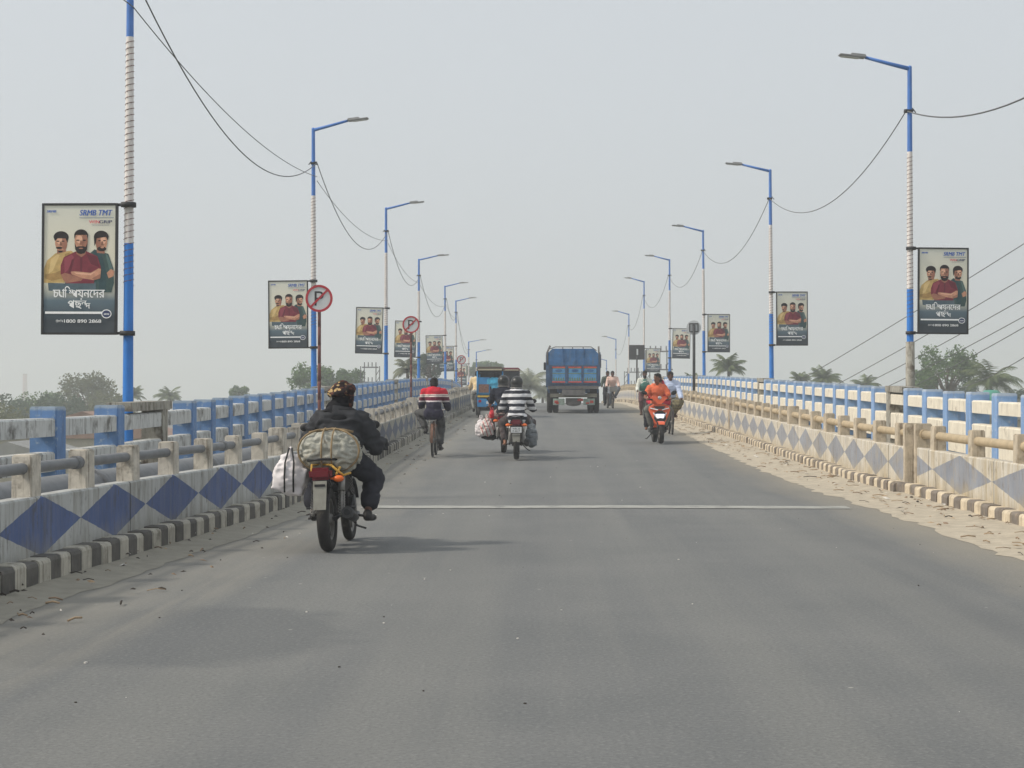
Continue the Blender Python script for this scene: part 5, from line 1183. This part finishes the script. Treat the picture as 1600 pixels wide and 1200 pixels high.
def palm(px_, ptop, pw, Y, label, leaf=None, nf=27, seed=1, droop=1.0, zb=None, lean=0):
    rg = random.Random(seed); x = (px_ - 845) * Y / 2600; ztop = 1.45 + (622 - ptop) * Y / 2600; L = pw / 2 * Y / 2600 * 1.12
    g0 = GZ if zb is None else zb; t = thing('palm_tree', (x, Y, g0), label, 'palm tree', 'palms beyond the bridge'); H = ztop - g0 - L * .55
    mb = MB(); mb.tube([(-lean, 0, 0), (-lean * .4, 0, H * .5), (0, 0, H)], [.20, .15, .12], 8); mb.build('trunk', m_bark, t)
    mb = MB()
    for f in range(nf):
        a = 2 * PI * f / nf + rg.uniform(-.2, .2); e0 = rg.uniform(.3, 1.5) if f % 3 else rg.uniform(.0, .6); l = L * rg.uniform(.8, 1.1); pts = []; p = Vector((0, 0, H)); n = 12
        for k in range(n + 1):
            pts.append(p.copy()); e = e0 - droop * 1.5 * (k / n) ** 1.3; p = p + Vector((math.cos(a) * math.cos(e), math.sin(a) * math.cos(e), math.sin(e))) * l / n
        mb.tube(pts, [.03 * (1 - .8 * k / n) for k in range(n + 1)], 4)
        side = Vector((-math.sin(a), math.cos(a), 0))
        for k in range(1, n + 1):
            tdir = (pts[k] - pts[k - 1]).normalized(); wl = l * .36 * math.sin(PI * (.12 + .86 * k / n)) ** .7
            for s in (-1, 1):
                for q in (0, .5):
                    b0 = pts[k - 1].lerp(pts[k], q); tip = b0 + (side * s * .75 + tdir * .55 + Vector((0, 0, -.38 - rg.uniform(0, .3)))).normalized() * wl * rg.uniform(.85, 1.1); wd = tdir * .055 * max(1, l / 3.2)
                    mb.add([b0 - wd, b0 + wd, tip], [(0, 1, 2)])
    mb.build('crown', leaf or m_palm, t); return t
tree('round_tree', 134, 580, 112, 210, 'large rounded olive tree behind the left railing below the chimney side', m_leafB, 'round', 1.3, .17, seed=3)
for k, (a, b, c, Y, lab) in enumerate([(10, 610, 110, 190, 'bushy tree at the left picture edge behind the railing'), (58, 604, 90, 205, 'bushy tree under the distant chimney'), (92, 610, 96, 185, 'low dark tree in front of the large rounded tree'), (170, 612, 84, 195, 'low tree right of the large rounded tree'), (30, 628, 150, 150, 'low pale shrub tree at far left, lowest behind the rail'), (372, 600, 34, 220, 'small tree between the first and second left boards')]):
    tree('bushy_tree', a, b, c, Y, lab, [m_leafC, m_leafA, m_leafC, m_leafB, m_leafB, m_leafA][k], 'round', 1.0, .16, seed=20 + k)
tree('round_tree', 490, 565, 86, 170, 'bright green rounded tree behind the nearest no parking sign post', m_leafA, 'round', 1.2, .17, seed=31)
tree('round_tree', 545, 575, 52, 175, 'smaller green tree right of the bright green rounded tree', m_leafA, 'round', 1.1, .17, seed=32)
tree('dark_tree', 672, 545, 50, 150, 'dark tree behind the fourth left board', m_leafC, 'tall', 1.1, .16, seed=33); tree('dark_tree', 650, 590, 60, 160, 'dark low tree behind the middle no parking sign', m_leafC, 'round', 1.0, .16, seed=34)
for k, (a, b, c, lab) in enumerate([(733, 570, 26, 'dark tree left above the blue rickshaw roof'), (752, 562, 34, 'middle tree above the blue rickshaw roof'), (774, 564, 28, 'right one of the trees above the blue rickshaw roof')]):
    tree('far_tree', a, b, c, 240, lab, m_leafA, 'round', .9, .22, seed=40 + k)
tree('spreading_tree', 1477, 532, 100, 150, 'green spreading tree with gaps, right of the nearest right lamp', m_leafA, 'tall', 1.0, .15, seed=51)
tree('bushy_tree', 1440, 575, 50, 160, 'low green tree left below the spreading tree', m_leafA, 'round', .9, .15, seed=52); tree('bushy_tree', 1592, 604, 60, 170, 'bushy tree at the right picture edge behind the railing', m_leafC, 'round', .9, .16, seed=53); tree('bushy_tree', 1500, 592, 70, 185, 'dark low tree between the spreading tree and the palm', m_leafC, 'round', .9, .16, seed=54)
palm(205, 606, 44, 200, 'palm just right of the nearest left lamp', seed=61); palm(262, 606, 50, 210, 'palm between the nearest and the second left lamp', seed=62)
palm(637, 560, 64, 120, 'pale palm with drooping fronds behind the middle no parking sign', m_palmd, 18, 63, 1.15)
palm(826, 580, 84, 150, 'greyish palm right of the helmets, just beyond the crest', m_palmd, 20, 64, 1.1); palm(848, 600, 60, 165, 'palm partly behind the left side of the truck', m_palmd, 16, 65, 1.1)
palm(1138, 558, 62, 150, 'palm between the third and second right lamps', seed=66); palm(1285, 577, 60, 170, 'taller palm right of the second right lamp', seed=67); palm(1248, 583, 40, 180, 'smaller palm next to the second right lamp', seed=68); palm(1350, 588, 52, 180, 'palm left of the nearest right lamp', seed=69); palm(1545, 568, 104, 140, 'big palm right of the spreading tree', seed=70, droop=1.2); palm(1082, 586, 40, 170, 'thin palm behind the round sign post', seed=71)
# chimney of a brick kiln far away, its drifting smoke left to the haze
x = (35 - 845) * 1000 / 2600; ch_ = thing('kiln_chimney', (x, 1000, GZ), 'distant brick kiln chimney in the haze at far left', 'chimney')
mb = MB(); mb.tube([(0, 0, 0), (0, 0, 1.45 + 37 * 1000 / 2600 - GZ)], [1.7, 1.2], 16); mb.build('shaft', M('chimney_brick', h(150, 104, 96), .9, .1, 1), ch_)
mb = MB(); mb.tube([(0, 0, 22.3), (0, 0, 22.9)], 1.35, 16); mb.build('rim', M('chimney_rim', h(120, 90, 84), .9, .1, 1), ch_)
# steel gantries
m_steel = M('old_steel', h(92, 92, 92), .7, .2, 4)
def gantry(px0, px1, ptop, Y, label, side):
    x0, x1 = [(p - 845) * Y / 2600 for p in (px0, px1)]; H = 1.45 + (622 - ptop) * Y / 2600 - GZ; t = thing('steel_gantry', ((x0 + x1) / 2, Y, GZ), label, 'gantry', 'steel electricity gantries'); w = (x1 - x0) / 2
    for s in (-1, 1):
        mb = MB()
        for dx in (-.18, .18): mb.box((s * w + dx, 0, H / 2), (.09, .09, H))
        for k in range(int(H / .7)): mb.tube([(s * w - .18, 0, k * .7), (s * w + .18, 0, k * .7 + .6)], .03, 4)
        mb.build('leg', m_steel, t)
    for k, f in enumerate((.99, .86, .72, .58)):
        mb = MB(); e = .7 if k % 2 else .1; mb.box((0, .06, H * f), (2 * w + e, .10, .12)); b = mb.build('crossbar', m_steel, t)
        mb = MB()
        for q in range(4): xx = -w * .75 + q * w * .5; mb.tube([(xx, .06, H * f + .08), (xx, .06, H * f + .5)], .05, 6)
        mb.build('insulator', m_steel, b)
    mb = MB(); mb.tube([(-w, .1, H * .58), (0, .1, H * .70)], .05, 4); mb.tube([(w, .1, H * .58), (0, .1, H * .70)], .05, 4); mb.build('brace', m_steel, t)
gantry(1012, 1045, 547, 150, 'steel electricity gantry behind the fourth right lamp', 1); gantry(566, 590, 572, 165, 'steel electricity gantry left of the third left lamp', -1); gantry(978, 1000, 580, 190, 'low steel gantry behind the square sign', 1)
# low buildings below the bridge, seen through the rails
m_roofg = M('sheet_roof_grey', h(140, 140, 138), .8, .15, 1, h(110, 100, 92), .6); m_roofr = M('sheet_roof_rust', h(140, 112, 98), .8, .2, 1, h(100, 82, 72), .6); m_hw = M('house_wall', h(170, 164, 150), .9, .1, 1, h(130, 122, 110), .5); m_open = M('dark_opening', h(50, 50, 50), .9)
def house(px_, Y, w, d, hh, label, roof):
    x = (px_ - 845) * Y / 2600; t = thing('shed_house', (x, Y, GZ), label, 'house', 'low houses beside the bridge')
    mb = MB(); mb.box((0, 0, hh / 2), (w, d, hh)); wl = mb.build('wall', m_hw, t)
    mb = MB(); mb.prism([(-w / 2 - .3, hh + .02), (w / 2 + .3, hh + .02), (0, hh + w * .16)], d + .6, lambda u, z, q: (u, -d / 2 - .3 + q, z)); mb.build('roof', roof, t)
    for q in (-.3, .05, .32): mb = MB(); mb.box((q * w, -d / 2 - .02, hh * .55), (w * .12, .06, hh * .3)); mb.build('window', m_open, t)
house(40, 95, 9, 7, 4.4, 'low house with a grey sheet roof at far left below the railing', m_roofg); house(150, 120, 12, 8, 5.4, 'low house with a rusty sheet roof behind the nearest left lamp', m_roofr); house(255, 140, 9, 8, 4.8, 'low house with a grey roof between the first and second left lamps', m_roofg)
house(1560, 130, 10, 8, 6.6, 'low house behind the right railing under the big palm', m_roofg)
Yt = 130; tk = thing('water_tank', ((1545 - 845) * Yt / 2600, Yt, 1.1), 'green water tank just above the right railing', 'tank'); mb = MB(); mb.lathe([(0, 0), (.75, 0), (.78, .1), (.75, .75), (.5, .95), (0, 1.0)], (0, 0, 0), 'Z', 18); mb.build('tank_body', M('tank_green', h(70, 150, 130), .5, .1, 3), tk); mb = MB(); mb.tube([(0, 0, 1.0), (0, 0, 1.06)], .2, 12); mb.build('lid', m_blk, tk)
Yt_z = GZ; mb = MB(); mb.box((0, 0, (GZ - 1.1) / 2 - .01), (1.2, 1.2, 1.1 - GZ - .02)); mb.build('stand', m_hw, tk)

# ------------------------------------------------------------------ litter blown against the kerbs
def litter(name, xf, sg, y0, y1, n, mats, wmin, wmax, seed, big=1):
    rg = random.Random(seed); mb = MB()
    for k in range(n):
        y = y0 + (y1 - y0) * rg.random() ** 1.35; x = xf(y) - sg * (wmin + (wmax - wmin) * rg.random() ** 1.4); z = zr(y) + .018 + .045 * max(0, 1 - abs(x - xf(y)) / .9); a = rg.uniform(0, 2 * PI); mb.m = rg.choices(range(len(mats)), [.5, .32, .12, .06][:len(mats)])[0]
        if mb.m == 3 or rg.random() < .5:
            l = rg.uniform(.02, .07) * big; w = l * rg.uniform(.3, .8); u = Vector((math.cos(a), math.sin(a), rg.uniform(-.25, .25))) * l; v = Vector((-math.sin(a), math.cos(a), rg.uniform(-.4, .4))) * w; p = Vector((x, y, z + .012))
            mb.add([p - u, p + v, p + u * 1.1, p - v * .8, p + Vector((0, 0, .012))], [(0, 1, 4), (1, 2, 4), (2, 3, 4), (3, 0, 4)])
        else:
            l = rg.uniform(.06, .28) * big; d = Vector((math.cos(a), math.sin(a), rg.uniform(-.05, .08))) * l; p = Vector((x, y, z)); mb.tube([p, p + d * .5 + Vector((0, 0, .01)), p + d], rg.uniform(.003, .008), 4)
    tag(mb.build(name, mats), kind='stuff')
m_l1 = M('dry_leaf', h(164, 142, 116), .9, .3, 6); m_l2 = M('twig', h(136, 116, 96), .9, .3, 6); m_l3 = M('dark_scrap', h(62, 56, 50), .9, .3, 6); m_l4 = M('paper_scrap', h(212, 208, 200), .8, .1, 6)
litter('leaf_litter_right', xr, 1, 13, 62, 430, [m_l1, m_l2, m_l3, m_l4], .0, .8, 5, .8); litter('leaf_litter_left', xl, -1, 9, 60, 230, [m_l3, m_l2, m_l1, m_l4], .0, 1.0, 6, .5)
rg = random.Random(44); mb = MB()
for k in range(80):
    y = 7.5 + 26 * rg.random() ** 1.1; x = rg.uniform(-2.8, 4.0); mb.m = 0 if rg.random() < .55 else 1; l = rg.uniform(.002, .009); mb.box((x, y, zr(y) + l * .4), (l * 2, l * 1.4, l), Matrix.Rotation(rg.uniform(0, 3), 3, 'Z'))
tag(mb.build('road_grit', [m_l4, m_l3]), kind='stuff')
# ------------------------------------------------------------------ haze
mb = MB(); mb.box((0, 900, 16.2), (3080, 2000, 48)); hz = tag(mb.build('haze', M('tmp_haze', (1, 1, 1))), kind='stuff')
hm = bpy.data.materials.new('haze_air'); hm.use_nodes = True; ht = hm.node_tree; ht.nodes.clear()
pv = ht.nodes.new('ShaderNodeVolumePrincipled'); out = ht.nodes.new('ShaderNodeOutputMaterial')
pv.inputs['Color'].default_value = (.93, .96, .98, 1); pv.inputs['Density'].default_value = .0016; pv.inputs['Anisotropy'].default_value = 0.2
ht.links.new(pv.outputs[0], out.inputs['Volume']); hz.data.materials.clear(); hz.data.materials.append(hm)
hz.display_type = 'WIRE'
